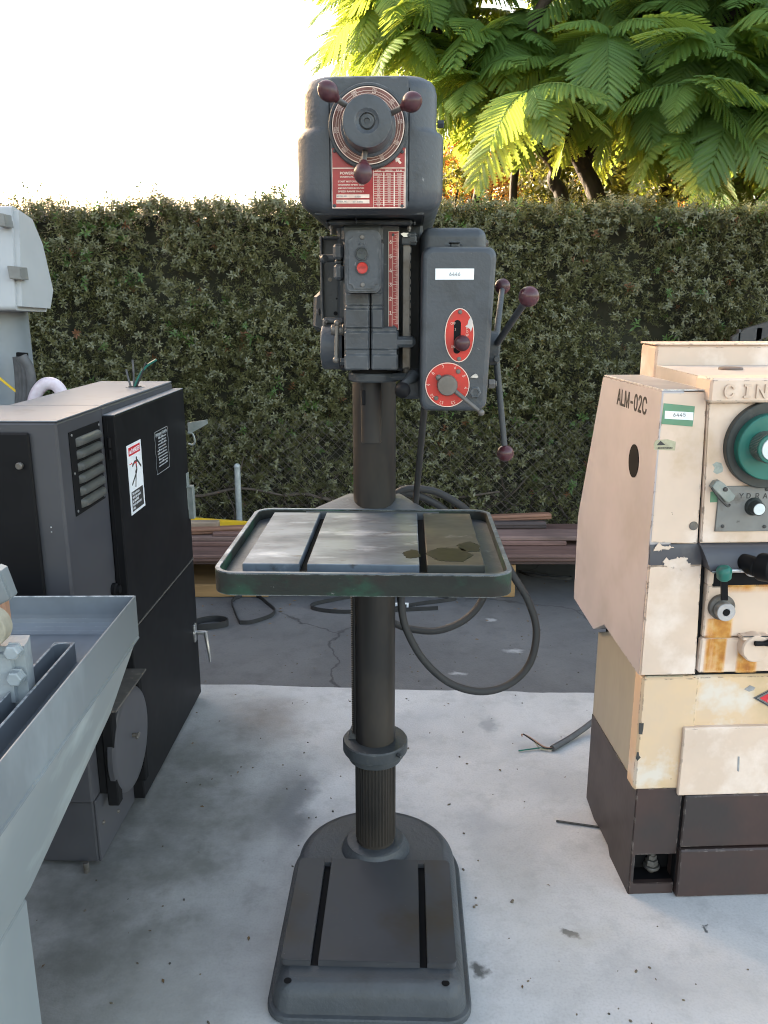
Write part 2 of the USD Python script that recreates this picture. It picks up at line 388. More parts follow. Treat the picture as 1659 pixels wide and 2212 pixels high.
def jag(g, amp, seed=1, step=.004):
    """A ragged version of an outline."""
    r = np.random.default_rng(seed); e = g.exterior; n = max(12, int(e.length / step))
    p = np.array([e.interpolate(k / n, True).coords[0] for k in range(n)]) + r.normal(0, amp, (n, 2))
    return sg.Polygon(p).buffer(0)


tape_clear = look('chip_white', (.62, .56, .53), (.5, .44, .41), 30, rough=.5)


def leaf_look(name, c1, c2, trans, back=.35, rough=.4, spec=.5):
    """Leaves: colour varies from leaf to leaf and along the plant, and light shines through."""
    return usdkit.material(stage, '/World/Looks/' + name, {
        'g': ('geometry', {}), 'n': ('noise_texture', {'scale': 2.3, 'detail': 4.}), 'oi': ('object_info', {}), 'ad': ('math', {'math_type': 'add'}),
        'ml': ('math', {'math_type': 'multiply', 'value2': .5}), 'ri': ('math', {'math_type': 'multiply_add', 'value2': .5, 'value3': -.12}),
        'r': ('rgb_ramp', {'ramp': [(.25, c1), (.75, c2)]}), 'p': ('principled_bsdf', {'roughness': rough, 'specular_ior_level': spec}),
        't': ('translucent_bsdf', {'color': trans}), 'm': ('mix_closure', {'fac': back})},
        [('g.position', 'n.vector'), ('n.fac', 'ml.value1'), ('g.random_per_island', 'ri.value1'), ('ml.value', 'ad.value1'), ('ri.value', 'ad.value2'),
         ('ad.value', 'r.fac'), ('r.color', 'p.base_color'), ('p.BSDF', 'm.closure1'), ('t.BSDF', 'm.closure2')], surface='m.closure')


hedge_leaf = leaf_look('hedge_leaf', (.125, .124, .05), (.265, .25, .12), (.1, .12, .03), .15, .32, .7)
hedge_leaf_light = leaf_look('hedge_leaf_light', (.1, .17, .05), (.17, .25, .08), (.16, .28, .03), .3, .38)
hedge_leaf_dry = leaf_look('hedge_leaf_dry', (.2, .09, .04), (.3, .16, .08), (.2, .1, .03), .3, .6)
frond_leaf = leaf_look('frond_leaf', (.085, .165, .05), (.15, .25, .09), (.42, .52, .07), .45, .45, .45)
shrub_leaf = leaf_look('shrub_leaf', (.07, .09, .03), (.13, .13, .05), (.3, .3, .05), .4, .5)
dry_leaf = leaf_look('dry_leaf', (.42, .24, .06), (.55, .36, .12), (.7, .42, .08), .5, .6)

# ------------------------------------------------------------------ the ground
def ground_look(name, base, dark, light, cracks, stains_and_shade, bump):
    """Concrete or asphalt: cloudy tone, fine grit, long cracks and stain or painted shade patches of their own shape lying at given places."""
    N = {'g': ('geometry', {}), 'n1': ('noise_texture', {'scale': 1.6, 'detail': 8., 'roughness': .6, 'distortion': .4}), 'r1': ('rgb_ramp', {'ramp': [(.3, dark), (.5, base), (.72, light)]}),
         'n2': ('noise_texture', {'scale': 160., 'detail': 3.}), 'r2': ('rgb_ramp', {'ramp': [(.25, (.88, .88, .88)), (.5, (1, 1, 1)), (.75, (1.05, 1.05, 1.05))]}),
         'm2': ('mix_color', {'blend_type': 'multiply', 'fac': 1., 'use_clamp_result': False}),
         'n3': ('noise_texture', {'scale': 34., 'detail': 5., 'roughness': .7}), 'r3': ('map_range', {'from_min': .68, 'from_max': .75, 'clamp': True}), 'm3': ('mix_color', {'b': tuple(np.array(dark) * .55)}),
         'n5': ('noise_texture', {'scale': 9., 'detail': 8., 'roughness': .7}), 'r5': ('map_range', {'from_min': .5, 'from_max': .72, 'to_max': .62, 'clamp': True}), 'm5': ('mix_color', {'b': tuple(np.array(dark) * .8)}),
         'wn': ('noise_texture', {'scale': 7., 'detail': 5.}), 'ws': ('vector_math', {'math_type': 'multiply_add', 'vector2': (.16, .16, 0), 'vector3': (-.08, -.08, 0)}), 'wa': ('vector_math', {'math_type': 'add'}),
         'nb': ('noise_texture', {'scale': 4.5, 'detail': 9., 'roughness': .68}), 'rb': ('map_range', {'from_min': .34, 'from_max': .62, 'to_min': .62, 'to_max': 1.12}),
         'p': ('principled_bsdf', {'roughness': .72, 'specular_ior_level': .35}), 'b': ('bump', {'strength': bump, 'distance': .003})}
    K = [('g.position', 'n1.vector'), ('n1.fac', 'r1.fac'), ('g.position', 'n2.vector'), ('n2.fac', 'r2.fac'), ('r1.color', 'm2.a'), ('r2.color', 'm2.b'),
         ('g.position', 'n3.vector'), ('n3.fac', 'r3.value'), ('r3.result', 'm3.fac'), ('m2.result', 'm3.a'),
         ('g.position', 'n5.vector'), ('n5.fac', 'r5.value'), ('r5.result', 'm5.fac'), ('m3.result', 'm5.a'),
         ('g.position', 'wn.vector'), ('wn.color', 'ws.vector1'), ('g.position', 'wa.vector1'), ('ws.vector', 'wa.vector2'), ('n2.fac', 'b.height'), ('b.normal', 'p.normal')]
    K.append(('g.position', 'nb.vector')); K.append(('nb.fac', 'rb.value'))
    src = 'm5.result'
    if cracks:
        N['cv'] = ('voronoi_texture', {'feature': 'distance_to_edge', 'scale': cracks, 'dimensions': '2D', 'randomness': 1.})
        N['cr'] = ('map_range', {'from_min': .001, 'from_max': .007, 'to_min': .85, 'to_max': 0., 'clamp': True})
        N['cm'] = ('mix_color', {'b': tuple(np.array(dark) * .4)})
        N['cn'] = ('noise_texture', {'scale': 1.1, 'detail': 2.}); N['cq'] = ('map_range', {'from_min': .42, 'from_max': .5, 'clamp': True}); N['cu'] = ('math', {'math_type': 'multiply'})
        K += [('wa.vector', 'cv.vector'), ('cv.distance', 'cr.value'), ('g.position', 'cn.vector'), ('cn.fac', 'cq.value'), ('cr.result', 'cu.value1'), ('cq.result', 'cu.value2'), ('cu.value', 'cm.fac'), (src, 'cm.a')]
        src = 'cm.result'
    for i, (x, y, rx, ry, rot, col, amt, soft) in enumerate(stains_and_shade):
        N[f'tm{i}'] = ('mapping', {'mapping_type': 'texture', 'location': (x, y, 0), 'rotation': (0, 0, math.radians(rot)), 'scale': (rx, ry, 1)})
        N[f'tl{i}'] = ('vector_math', {'math_type': 'length'})
        N[f'tr{i}'] = ('map_range', {'from_min': 1. - soft, 'from_max': 1. + soft * .3, 'to_min': amt, 'to_max': 0., 'clamp': True})
        N[f'tx{i}'] = ('mix_color', {'b': col})
        small = max(rx, ry) < .09
        if small:
            N[f'sa{i}'] = ('vector_math', {'math_type': 'multiply_add', 'vector2': (.06, .06, 0), 'vector3': (-.03, -.03, 0)}); N[f'sb{i}'] = ('vector_math', {'math_type': 'add'}); N[f'sn{i}'] = ('noise_texture', {'scale': 30., 'detail': 4.})
            K += [('g.position', f'sn{i}.vector'), (f'sn{i}.color', f'sa{i}.vector1'), ('g.position', f'sb{i}.vector1'), (f'sa{i}.vector', f'sb{i}.vector2'), (f'sb{i}.vector', f'tm{i}.vector')]
        else:
            K.append(('wa.vector', f'tm{i}.vector'))
        K += [(f'tm{i}.vector', f'tl{i}.vector1'), (f'tl{i}.value', f'tr{i}.value'), (f'tr{i}.result', f'tx{i}.fac'), (src, f'tx{i}.a')]
        src = f'tx{i}.result'
        if not small and stains_and_shade:
            N[f'sv{i}'] = ('math', {'math_type': 'multiply'})
            K = [q for q in K if q != (f'tr{i}.result', f'tx{i}.fac')] + [(f'tr{i}.result', f'sv{i}.value1'), ('rb.result', f'sv{i}.value2'), (f'sv{i}.value', f'tx{i}.fac')]
    K.append((src, 'p.base_color'))
    return usdkit.material(stage, '/World/Looks/' + name, N, K, surface='p.BSDF')


def spot(k, x, y):
    return WORLD.at(k, x, y, Z=0)[:2]


S = []
for k, x, y, rx, ry, rot, col, amt, soft in [
        ('p', 560, 1560, .16, .22, 0, (.17, .12, .09), .6, .9), ('p', 620, 1720, .09, .2, -8, (.12, .125, .13), .68, .55), ('p', 640, 1745, .05, .2, -5, (.17, .175, .185), .8, .5),
        ('p', 1228, 2015, .028, .012, -40, (.05, .05, .045), .95, .4), ('p', 1525, 2007, .008, .008, 0, (.05, .05, .05), .9, .4), ('p', 1033, 2092, .018, .024, 20, (.05, .05, .045), .85, .5), ('p', 1055, 1565, .035, .06, 0, (.24, .25, .26), .7, .5),
        ('p', 1050, 1790, .1, .12, 20, (.3, .31, .33), .55, .7), ('p', 1120, 1600, .06, .16, -35, (.36, .365, .37), .6, .7), ('p', 1240, 2030, .1, .05, 10, (.36, .33, .27), .4, .9), ('p', 900, 1560, .2, .1, 30, (.33, .34, .36), .5, .8),
        ('p', 1185, 1600, .05, .05, 0, (.27, .28, .29), .6, .7), ('p', 760, 1620, .3, .12, 25, (.24, .235, .23), .55, .9), ('p', 1120, 1950, .12, .3, 10, (.3, .29, .27), .5, .9), ('p', 1480, 2120, .2, .12, 0, (.3, .3, .3), .5, .9), ('p', 520, 2080, .22, .14, 0, (.27, .265, .26), .6, .9), ('p', 1180, 1700, .12, .1, 0, (.33, .33, .34), .5, .8), ('p', 1640, 2180, .2, .2, 0, (.36, .36, .35), .5, .9)]:
    w = spot(k, x, y); S.append((w[0], w[1], rx, ry, rot, col, amt, soft))
S.append((-.64, 2.05, .37, 1.0, -3, (.165, .165, .152), .92, .55)); S.append((-.5, 1.15, .34, .5, 0, (.27, .27, .25), .8, .8)); S.append((-.78, 2.0, .22, .7, 0, (.1, .1, .095), .7, .8))  # dark zone at cabinet and tray: floor stain with the machines' shade painted in
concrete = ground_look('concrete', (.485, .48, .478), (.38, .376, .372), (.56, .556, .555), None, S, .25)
A_ = []
for k, x, y, rx, ry in [('E', 1345, 627, .03, .02), ('E', 1450, 768, .05, .025), ('E', 1190, 875, .04, .02), ('E', 240, 937, .05, .02)]:
    w = spot(k, x, y); A_.append((w[0], w[1], rx, ry, 0, (.36, .36, .36), .85, .6))
for k, x, y, rx, ry in [('p', 470, 1330, .3, .25), ('p', 1160, 1300, .4, .2)]:
    w = spot(k, x, y); A_.append((w[0], w[1], rx, ry, 0, (.06, .06, .06), .5, .9))
asphalt = ground_look('asphalt', (.125, .125, .127), (.1, .1, .104), (.155, .155, .158), .85, A_, .5)
earth = look('earth', (.1, .075, .05), (.14, .1, .065), 3, rough=.9, bump=(30, .6, .02))

put('asphalt_yard', MB().add([[-60, -60, -.016], [60, -60, -.016], [60, 6.6, -.016], [-60, 6.6, -.016]], [[0, 1, 2, 3]]), asphalt, kind='structure', smooth=False)
put('ground', MB().add([[-400, -400, -.05], [400, -400, -.05], [400, 600, -.05], [-400, 600, -.05]], [[0, 1, 2, 3]]), earth, kind='structure', smooth=False)
put('earth_bed', MB().box(-60, 60, 4.75, 30, -.04, -.008, 0), earth, kind='structure', smooth=False)
e0, e1 = WORLD.at('p', 440, 1478, Z=0), WORLD.at('p', 1280, 1497, Z=0)
sl = (e1[1] - e0[1]) / (e1[0] - e0[0]); rng = np.random.default_rng(5)
xs = np.linspace(-12, 12, 900)
ys = e0[1] + sl * (xs - e0[0]) + .012 * (meshkit.fbm(np.c_[xs * 5, xs * 0, xs * 0], 4) - .5) * 2 + .006 * (meshkit.fbm(np.c_[xs * 40, xs * 0, xs * 0], 2) - .5)
edge = np.c_[xs, ys]
poly = np.vstack([[[-12, -8]], [[12, -8]], edge[::-1]])
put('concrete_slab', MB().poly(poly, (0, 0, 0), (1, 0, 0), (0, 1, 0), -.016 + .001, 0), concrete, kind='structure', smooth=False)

# grit, dead leaves and crumbs of dirt scattered over the slab and the asphalt
g = MB(); rng = np.random.default_rng(8)
for _ in range(420):
    x, y = rng.uniform(-1.1, 1.6), rng.uniform(.9, 4.0)
    r = rng.uniform(.0015, .0045); z = 0 if y < 2.98 else -.016
    ico = trimesh.creation.icosphere(subdivisions=0, radius=r)
    g.add(ico.vertices * [rng.uniform(.7, 1.8), rng.uniform(.6, 1.2), .5] @ Rotation.from_euler('z', rng.uniform(0, 6)).as_matrix() + [x, y, z + r * .3], ico.faces)
put('grit', g, look('grit_look', (.04, .036, .03), (.16, .13, .09), 40, rough=.8), kind='stuff', smooth=False)

g = MB(); rng = np.random.default_rng(18)
for _ in range(230):
    near = rng.uniform() < .3
    x, y = rng.uniform(-1.6, 1.6), rng.uniform(1.2, 3.0) if near else 4.75 - abs(rng.normal(0, .55))
    L_ = rng.uniform(.012, .03) * (.6 if near else 1); w = L_ * rng.uniform(.3, .5)
    p = np.array([[-L_, 0, .001], [0, -w, .003], [L_, 0, .002], [0, w, .006]]) / 2 @ Rotation.from_euler('z', rng.uniform(0, 6)).as_matrix()
    g.add(p + [x, y, .001 if y < 2.95 else -.0155], [[0, 1, 2], [0, 2, 3]])
put('leaf_litter', g, look('litter_look', (.2, .12, .05), (.08, .055, .03), 30, rough=.8), kind='stuff', smooth=False)

# ------------------------------------------------------------------ hedge, fence, trees, added shade building
rng = np.random.default_rng(21); random.seed(3)


def leaf_mesh(L, W, fold=.25, curl=.15, pts=3):
    """A pointed leaf along +y with a folded midrib, from the origin."""
    t = np.linspace(0, 1, pts + 2)
    mid = np.c_[np.zeros_like(t), L * t, -curl * L * t ** 2]
    w = W * .5 * np.sin(np.pi * t ** .8) ** .8
    v = [mid[0]]; f = []
    for i in range(1, len(t) - 1):
        v += [mid[i] + [-w[i], 0, w[i] * fold], mid[i], mid[i] + [w[i], 0, w[i] * fold]]
    v.append(mid[-1]); v = np.array(v)
    f += [[0, 2, 1], [0, 3, 2]]
    for i in range(pts - 1):
        a = 1 + 3 * i
        f += [[a, a + 1, a + 4], [a, a + 4, a + 3], [a + 1, a + 2, a + 5], [a + 1, a + 5, a + 4]]
    a = 1 + 3 * (pts - 1); e = len(v) - 1
    f += [[a, a + 1, e], [a + 1, a + 2, e]]
    return v, np.array(f)


def sprig(n, L, W, stem, seed, spread=(52, 96)):
    """A shoot along +z with leaves around it, thickest at its tip."""
    r = np.random.default_rng(seed); m = MB()
    for i in range(n):
        t = i / (n - 1); z = stem * (t ** .7)
        s = r.uniform(.75, 1.15) * (1 - .25 * t)
        v, f = leaf_mesh(L * s, W * s, r.uniform(.1, .5), r.uniform(-.1, .4), 2)
        el = spread[1] + (spread[0] - spread[1]) * t + r.uniform(-12, 12)
        R = Rotation.from_euler('xz', [90 - el, 137.5 * i + r.uniform(-25, 25)], degrees=True)
        m.add(R.apply(v) + [0, 0, z], f)
    return m


def scatter(path, protos, idx, pos, quat, scale, kind='stuff'):
    """A PointInstancer of the given (mesh, material) pairs. quat: x, y, z, w."""
    pi = UsdGeom.PointInstancer.Define(stage, path)
    rel = pi.CreatePrototypesRel()
    for i, (mb, mat) in enumerate(protos):
        q = f'{path}/prototypes/leaf_cluster_{i:03d}' if i else f'{path}/prototypes/leaf_cluster'
        usdkit.mesh(stage, q, mb.mesh() if isinstance(mb, MB) else mb, mat, True); rel.AddTarget(q)
    pi.CreateProtoIndicesAttr(Vt.IntArray.FromNumpy(np.asarray(idx, np.int32)))
    pi.CreatePositionsAttr(Vt.Vec3fArray.FromNumpy(np.asarray(pos, np.float32)))
    pi.CreateOrientationsAttr(Vt.QuathArray([Gf.Quath(float(q[3]), float(q[0]), float(q[1]), float(q[2])) for q in quat]))
    pi.CreateScalesAttr(Vt.Vec3fArray.FromNumpy(np.repeat(np.asarray(scale, np.float32)[:, None], 3, 1)))
    tag(pi.GetPrim(), kind=kind)
    return pi


def aim(d, roll):
    """Rotations taking +z to the directions d (n, 3), after a roll about z."""
    d = d / np.linalg.norm(d, axis=1)[:, None]
    yaw, pit = np.arctan2(d[:, 1], d[:, 0]), np.arccos(np.clip(d[:, 2], -1, 1))
    return Rotation.from_euler('z', yaw) * Rotation.from_euler('y', pit) * Rotation.from_euler('z', roll)


HX0, HX1, HY, HTOP = -4.6, 5.2, 5.15, 2.03


def hedge_front(x, z):
    return HY + .22 * (meshkit.fbm(np.c_[x * 1.1, z * 1.3, x * 0], 3, 4) - .5) + .10 * (meshkit.fbm(np.c_[x * 4, z * 4, x * 0 + 3], 3, 9) - .5)


def hedge_top(x):
    return HTOP + .10 * (meshkit.fbm(np.c_[x * 1.2, x * 0, x * 0], 3, 2) - .5) + .10 * (meshkit.fbm(np.c_[x * 6, x * 0, x * 0 + 2], 3, 7) - .5) - .035 * np.clip(x, -3, 0) * 0


hedge = thing('hedge', 'tall clipped evergreen hedge of small leaves running behind all the machines', 'hedge')
P_, D_, I_, S_ = [], [], [], []
for layer, n in ((0., 11000), (.035, 10000), (.08, 8000), (.14, 5000)):
    x = rng.uniform(-3.4, 3.6, n); z = rng.uniform(.02, 1.0, n) ** .9 * hedge_top(x)
    y = hedge_front(x, z) + layer + rng.normal(0, .02, n)
    # gaps where it is thin near its foot
    keep = rng.uniform(0, 1, n) < np.clip(.35 + z * 1.2, 0, 1) * np.clip(1.25 - .9 * (meshkit.fbm(np.c_[x * 5, z * 5, x * 0 + 8], 3, 5) > .6), 0, 1)
    x, y, z = x[keep], y[keep], z[keep]; n = len(x)
    P_.append(np.c_[x, y, z]); D_.append(np.c_[rng.normal(0, .8, n), -.8 + rng.normal(0, .4, n), .45 + rng.normal(0, .7, n)])
    light = meshkit.fbm(np.c_[x * 1.7, z * 2.2, x * 0 + 5], 3, 12) + .10 * (z < .9)
    u = rng.uniform(0, 1, n)
    I_.append(np.where(u < .006, 7, np.where((u < .008 + .07 * (light > .62)), 6, rng.integers(0, 6, n)))); S_.append(rng.uniform(.6, 1.2, n))
n = 9000                                   # the clipped top, with shoots standing out of it
x = rng.uniform(-3.4, 3.6, n); y = HY + .02 + rng.uniform(0, 1, n) ** 1.6 * .9
z = hedge_top(x) - .05 + rng.uniform(-.04, .05, n) + .10 * (rng.uniform(0, 1, n) < .12) * rng.uniform(0, 1, n)
P_.append(np.c_[x, y, z]); D_.append(np.c_[rng.normal(0, .5, n), -.3 + rng.normal(0, .4, n), np.full(n, 1.)])
I_.append(np.where(rng.uniform(0, 1, n) < .04, 6, rng.integers(0, 6, n))); S_.append(rng.uniform(.7, 1.2, n))
P_, D_, I_, S_ = np.vstack(P_), np.vstack(D_), np.concatenate(I_), np.concatenate(S_)
scatter(hedge + '/foliage', [(sprig(8 + s, .026 + .001 * s, .0115, .035 + .006 * s, s, (40 + 4 * s, 100)), hedge_leaf) for s in range(6)] + [(sprig(12, .036, .014, .06, 7), hedge_leaf_light), (sprig(9, .034, .012, .05, 8), hedge_leaf_dry)],
        I_, P_, aim(D_, rng.uniform(0, 6.28, len(P_))).as_quat(), S_)
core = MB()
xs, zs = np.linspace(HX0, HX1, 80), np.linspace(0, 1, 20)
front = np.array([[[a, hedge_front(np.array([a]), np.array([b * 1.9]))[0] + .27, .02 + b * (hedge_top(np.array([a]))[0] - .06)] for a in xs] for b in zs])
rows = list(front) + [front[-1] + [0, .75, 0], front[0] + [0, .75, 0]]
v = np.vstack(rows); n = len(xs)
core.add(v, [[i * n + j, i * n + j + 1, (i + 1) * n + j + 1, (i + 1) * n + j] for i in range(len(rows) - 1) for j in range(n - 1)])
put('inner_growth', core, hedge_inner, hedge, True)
tw = MB(); r2 = np.random.default_rng(31)
for _ in range(70):
    x = r2.uniform(-2.6, 2.6); z0 = r2.uniform(.0, .25); p = np.array([x, HY + r2.uniform(.03, .2), z0]); pts = [p]
    a = np.array([r2.normal(0, .8), r2.normal(-.15, .2), r2.uniform(.2, 1.2)])
    for k in range(4):
        a = a + r2.normal(0, .35, 3); p = p + unit(a) * r2.uniform(.08, .16); p[1] = max(p[1], HY - .05); pts.append(p.copy())
    tw.tube(pts, [r2.uniform(.006, .014), .003], 5, 3)
for k, pts in enumerate([[('E', 380, 60), ('E', 470, 52), ('E', 560, 72), ('E', 660, 66), ('E', 720, 40)], [('E', 560, 72), ('E', 640, 92), ('E', 700, 95)], [('p', 300, 1060), ('p', 420, 1072), ('p', 520, 1055), ('p', 620, 1072)], [('p', 860, 1050), ('p', 960, 1075), ('p', 1080, 1062)]]):
    tw.tube([WORLD.at(*q, Y=HY - .02 - .01 * k) for q in pts], [.012, .006], 6, 5)
put('branches', tw, twig, hedge)

fence = thing('chain_link_fence', 'chain link fence with galvanised posts at the foot of the hedge', 'fence')
FY = HY - .03; fm = MB(); step, top = .055, .78
for k in range(int(6.6 / step)):
    x = -3.3 + k * step
    for s in (1, -1):
        x1 = x + s * top
        fm.tube([[x, FY + .002 * s, .02], [x1, FY + .002 * s, top]], .0013, 3, smooth=False, caps=False)
put('wire_mesh', fm, rust_wire, fence, True)
pz = WORLD.at('p', 512, 1008, Y=HY - .1)
for x in (pz[0], pz[0] - 2.4, pz[0] + 2.4):
    put('post', MB().cyl([x, HY - (.1 if x == pz[0] else -.06), 0], [x, HY - (.1 if x == pz[0] else -.06), pz[2]], .019).ball([x, HY - (.1 if x == pz[0] else -.06), pz[2]], .021), galvanised, fence)

# unseen building added on the left only to cast shade over the yard
bld = thing('warehouse', 'unseen pale building added left of the yard to shade it', 'warehouse')
put('wall', MB().box(-15, -8.0, -6, 17, 0, 4.85, .02), wall_look, bld)
put('roof', MB().box(-15.2, -7.9, -6.2, 17.1, 4.852, 5.05, .02), roof_look, bld)


def frond(seed, n=17, teeth=11):
    """A feathery compound leaf one unit long along +y: a drooping rib with pairs of comb-edged side leaves that nearly touch."""
    r = np.random.default_rng(seed); m = MB()
    t = np.linspace(0, 1, 9); rib = np.c_[.03 * np.sin(3 * t + seed), t, .10 * t - .42 * t ** 2.2]
    m.tube(rib, [.008, .003], 4, 1, caps=False)
    for i in range(n):
        s = .10 + .90 * i / (n - 1)
        c = np.array([np.interp(s, t, rib[:, k]) for k in range(3)])
        L = (.37 * np.sin(np.pi * min(1, s * .80 + .15)) ** .65 + .03) * r.uniform(.92, 1.06); ang = math.radians(74 - 40 * s + r.uniform(-4, 4))
        for sd in (-1, 1):
            d = unit([sd * math.sin(ang), math.cos(ang), -.22 - .14 * r.uniform(0, 1)])
            q = unit(np.cross(d, [0, .25, 1.])); up = np.cross(q, d)
            k = np.arange(teeth + 1); tt = k / teeth
            mid = c + d * (L * tt)[:, None] - .20 * L * tt[:, None] ** 2 * np.array([0, 0, 1])
            w = (.60 / n) * np.sin(np.pi * (.16 + .82 * tt)) ** .6
            for side in (-1, 1):
                tip = (mid[:-1] + mid[1:]) / 2 + d * (.5 * L / teeth) + side * q * w[:-1, None] - up * (w[:-1, None] * .35)
                notch = mid + side * q * (w * .5)[:, None] - up * (w[:, None] * .15)
                v = np.vstack([mid, notch, tip]); T = teeth + 1
                a, b_ = k[:-1], k[1:]
                f = np.vstack([np.c_[a, b_, b_ + T], np.c_[a, b_ + T, a + T], np.c_[a + T, b_ + T, a + 2 * T]])
                m.add(v, f if side < 0 else f[:, ::-1])
    return m


def grow_tree(path, base, limbs, clusters, seed, look_, protos, size, parts_from=0, n_fr=(7, 10), droop=(22, -55)):
    """Limbs as tapered tubes; at each cluster point a whorl of fronds. The fronds that show largest are parts, the rest one part."""
    r = np.random.default_rng(seed)
    pos, quat, sc, idx = [], [], [], []
    for c, out in clusters:
        k = r.integers(*n_fr); a0 = r.uniform(0, 360)
        for i in range(k):
            az = a0 + i * 137.5 + r.uniform(-18, 18); el = droop[0] + (droop[1] - droop[0]) * r.uniform(0, 1)
            d = np.array([math.cos(math.radians(az)) * math.cos(math.radians(el)), math.sin(math.radians(az)) * math.cos(math.radians(el)), math.sin(math.radians(el))]) + .55 * out
            d = unit(d); x = unit(np.cross(d, [0, 0, 1.])); z = np.cross(x, d)
            R = Rotation.from_matrix(np.c_[x, d, z]) * Rotation.from_euler('y', r.uniform(-28, 28), degrees=True)
            pos.append(c + d * r.uniform(.0, .05)); quat.append(R.as_quat()); sc.append(size * r.uniform(.62, 1.22)); idx.append(r.integers(0, len(protos)))
    pos, quat, sc, idx = np.array(pos), np.array(quat), np.array(sc), np.array(idx)
    tip = pos + Rotation.from_quat(quat).apply([0, 1, 0]) * sc[:, None] * .5
    dep = tip[:, 1] * math.cos(TH) - (tip[:, 2] - EYE) * math.sin(TH)
    vis = (np.abs(tip[:, 0] / dep) < .48) & (((tip[:, 2] - EYE) * math.cos(TH) + tip[:, 1] * math.sin(TH)) / dep < .64)
    order = np.argsort(np.where(vis, dep / sc, 1e9))[:parts_from]
    for i in order:
        v, f = protos[idx[i]].mesh()
        put('frond', (Rotation.from_quat(quat[i]).apply(v * sc[i]) + pos[i], f), look_, path, True)
    rest = np.setdiff1d(np.arange(len(pos)), order)
    scatter(path + '/crown', [(q, look_) for q in protos], idx[rest], pos[rest], quat[rest], sc[rest])
    tr = MB()
    for pts, rad in limbs:
        tr.tube(pts, rad, 8, 6)
    put('trunk', tr, bark, path, True)


FR = [frond(0, 17), frond(1, 15), frond(2, 19), frond(3, 16), frond(4, 14)]
tree = thing('feathery_tree', 'large feathery leaved tree with drooping fronds rising over the hedge on the right', 'tree')
r = np.random.default_rng(77)


def wpt(k, x, y, Y):
    return WORLD.at(k, x, y, Y=Y)


limbs = [([wpt('L', 1050, 740, 8.) * [1, 1, 0] + [.42, 0, -.05], wpt('L', 1050, 740, 8.) * [1, 1, .5] + [.2, 0, 0], wpt('L', 1050, 740, 8.), wpt('L', 1000, 600, 8.), wpt('L', 985, 480, 8.), [.55, 7.9, 3.6], [.2, 7.8, 4.6]], [.12, .1, .088, .075, .068, .055, .04]),
         ([wpt('L', 925, 740, 8.5) * [1, 1, 0] + [.3, 0, -.05], wpt('L', 925, 740, 8.5) * [1, 1, .5] + [.14, 0, 0], wpt('L', 925, 740, 8.5), wpt('L', 890, 650, 8.5), wpt('L', 850, 540, 8.4), [.1, 8.2, 3.7], [-.3, 8, 4.6]], [.1, .085, .074, .065, .055, .045, .03]),
         ([wpt('L', 1000, 600, 8.), [1.6, 7.7, 3.0], [2.3, 7.4, 3.5], [3.1, 7.2, 3.8]], [.08, .06, .045, .03]),
         ([wpt('L', 985, 480, 8.), [1.2, 7.5, 3.6], [1.6, 7.1, 4.1], [1.9, 6.8, 4.3]], [.07, .05, .035, .025]),
         ([[.55, 7.9, 3.6], [-.1, 7.6, 4.0], [-.5, 7.5, 4.3]], [.05, .035, .02])]
for x, y in ((745, 730), (610, 740), (1190, 735), (1290, 730)):
    b = wpt('L', x, y, 9.2)
    limbs.append(([[b[0] + .1, 9.2, -.05], b, b + [r.normal(0, .1), 0, .6], b + [r.normal(0, .3), -.2, 1.6]], [.06, .045, .04, .02]))
clusters = []
C0 = np.array([1.9, 8.0, 3.2])


def under(u):          # the lower edge of the crown in the photograph, as a picture height
    return np.interp(u, [640, 700, 900, 1000, 1080, 1250, 1400, 1659, 2000], [130, 150, 220, 285, 272, 262, 340, 400, 440])


def left_edge(v):
    return np.interp(v, [-600, -200, 0, 100, 160], [880, 830, 800, 810, 830])


tries = 0
while len(clusters) < 360 and tries < 60000:
    tries += 1
    Y = r.uniform(6.5, 9.6); u, v = r.uniform(690, 2300), r.uniform(-900, 420)
    if v > under(u) - 75 or u < left_edge(v):
        continue
    if Y < 7.2 and (v < 60 + 120 * (u < 1050) or u < 960):      # the nearest boughs hang low on the right
        continue
    p = WORLD.at('p', u, v, Y=Y)
    if p[2] > 6.2 - .05 * (p[0] - 2) ** 2:
        continue
    if any(np.linalg.norm(p - c[0]) < .24 for c in clusters):
        continue
    clusters.append((p, unit((p - [1.8, 8.3, 3.0]) * [1, 1, .35] + [0, -.4, -.35])))
grow_tree(tree, None, limbs, clusters, 5, frond_leaf, FR, .62, parts_from=300)

# darker growth behind the feathery tree, and dry sunlit brush further back that glows between the trunks
r = np.random.default_rng(15)


def bush(name, label, cat, cx, cy, h, w, n, seed, look_, L=.07, group=None, base=0.):
    t = thing(name, label, cat, group=group); q = np.random.default_rng(seed)
    d = q.normal(0, 1, (n, 3)); d /= np.linalg.norm(d, axis=1)[:, None]
    rad = q.uniform(.35, 1, n) ** .5 * (.72 + .5 * meshkit.fbm(d * 1.7 + seed, 3, seed))
    P = np.c_[cx + w * d[:, 0] * rad, cy + w * .8 * d[:, 1] * rad, base + h * .55 + h * .5 * d[:, 2] * rad]
    P = P[P[:, 2] > base + .05]
    scatter(t + '/crown', [(sprig(11, L, L * .4, L * 1.6, s + seed), look_) for s in range(3)], q.integers(0, 3, len(P)), P, aim(q.normal(0, 1, P.shape) + [0, 0, .4], q.uniform(0, 6, len(P))).as_quat(), q.uniform(.8, 1.5, len(P)))
    s = MB()
    for k in range(5):
        s.tube([[cx + q.normal(0, .1), cy + q.normal(0, .1), 0], [cx + q.normal(0, .2) * w, cy, base + h * .35], [cx + q.normal(0, .35) * w, cy + q.normal(0, .2), base + h * .8]], [.05, .035, .012], 5, 4)
    put('stems', s, bark, t)


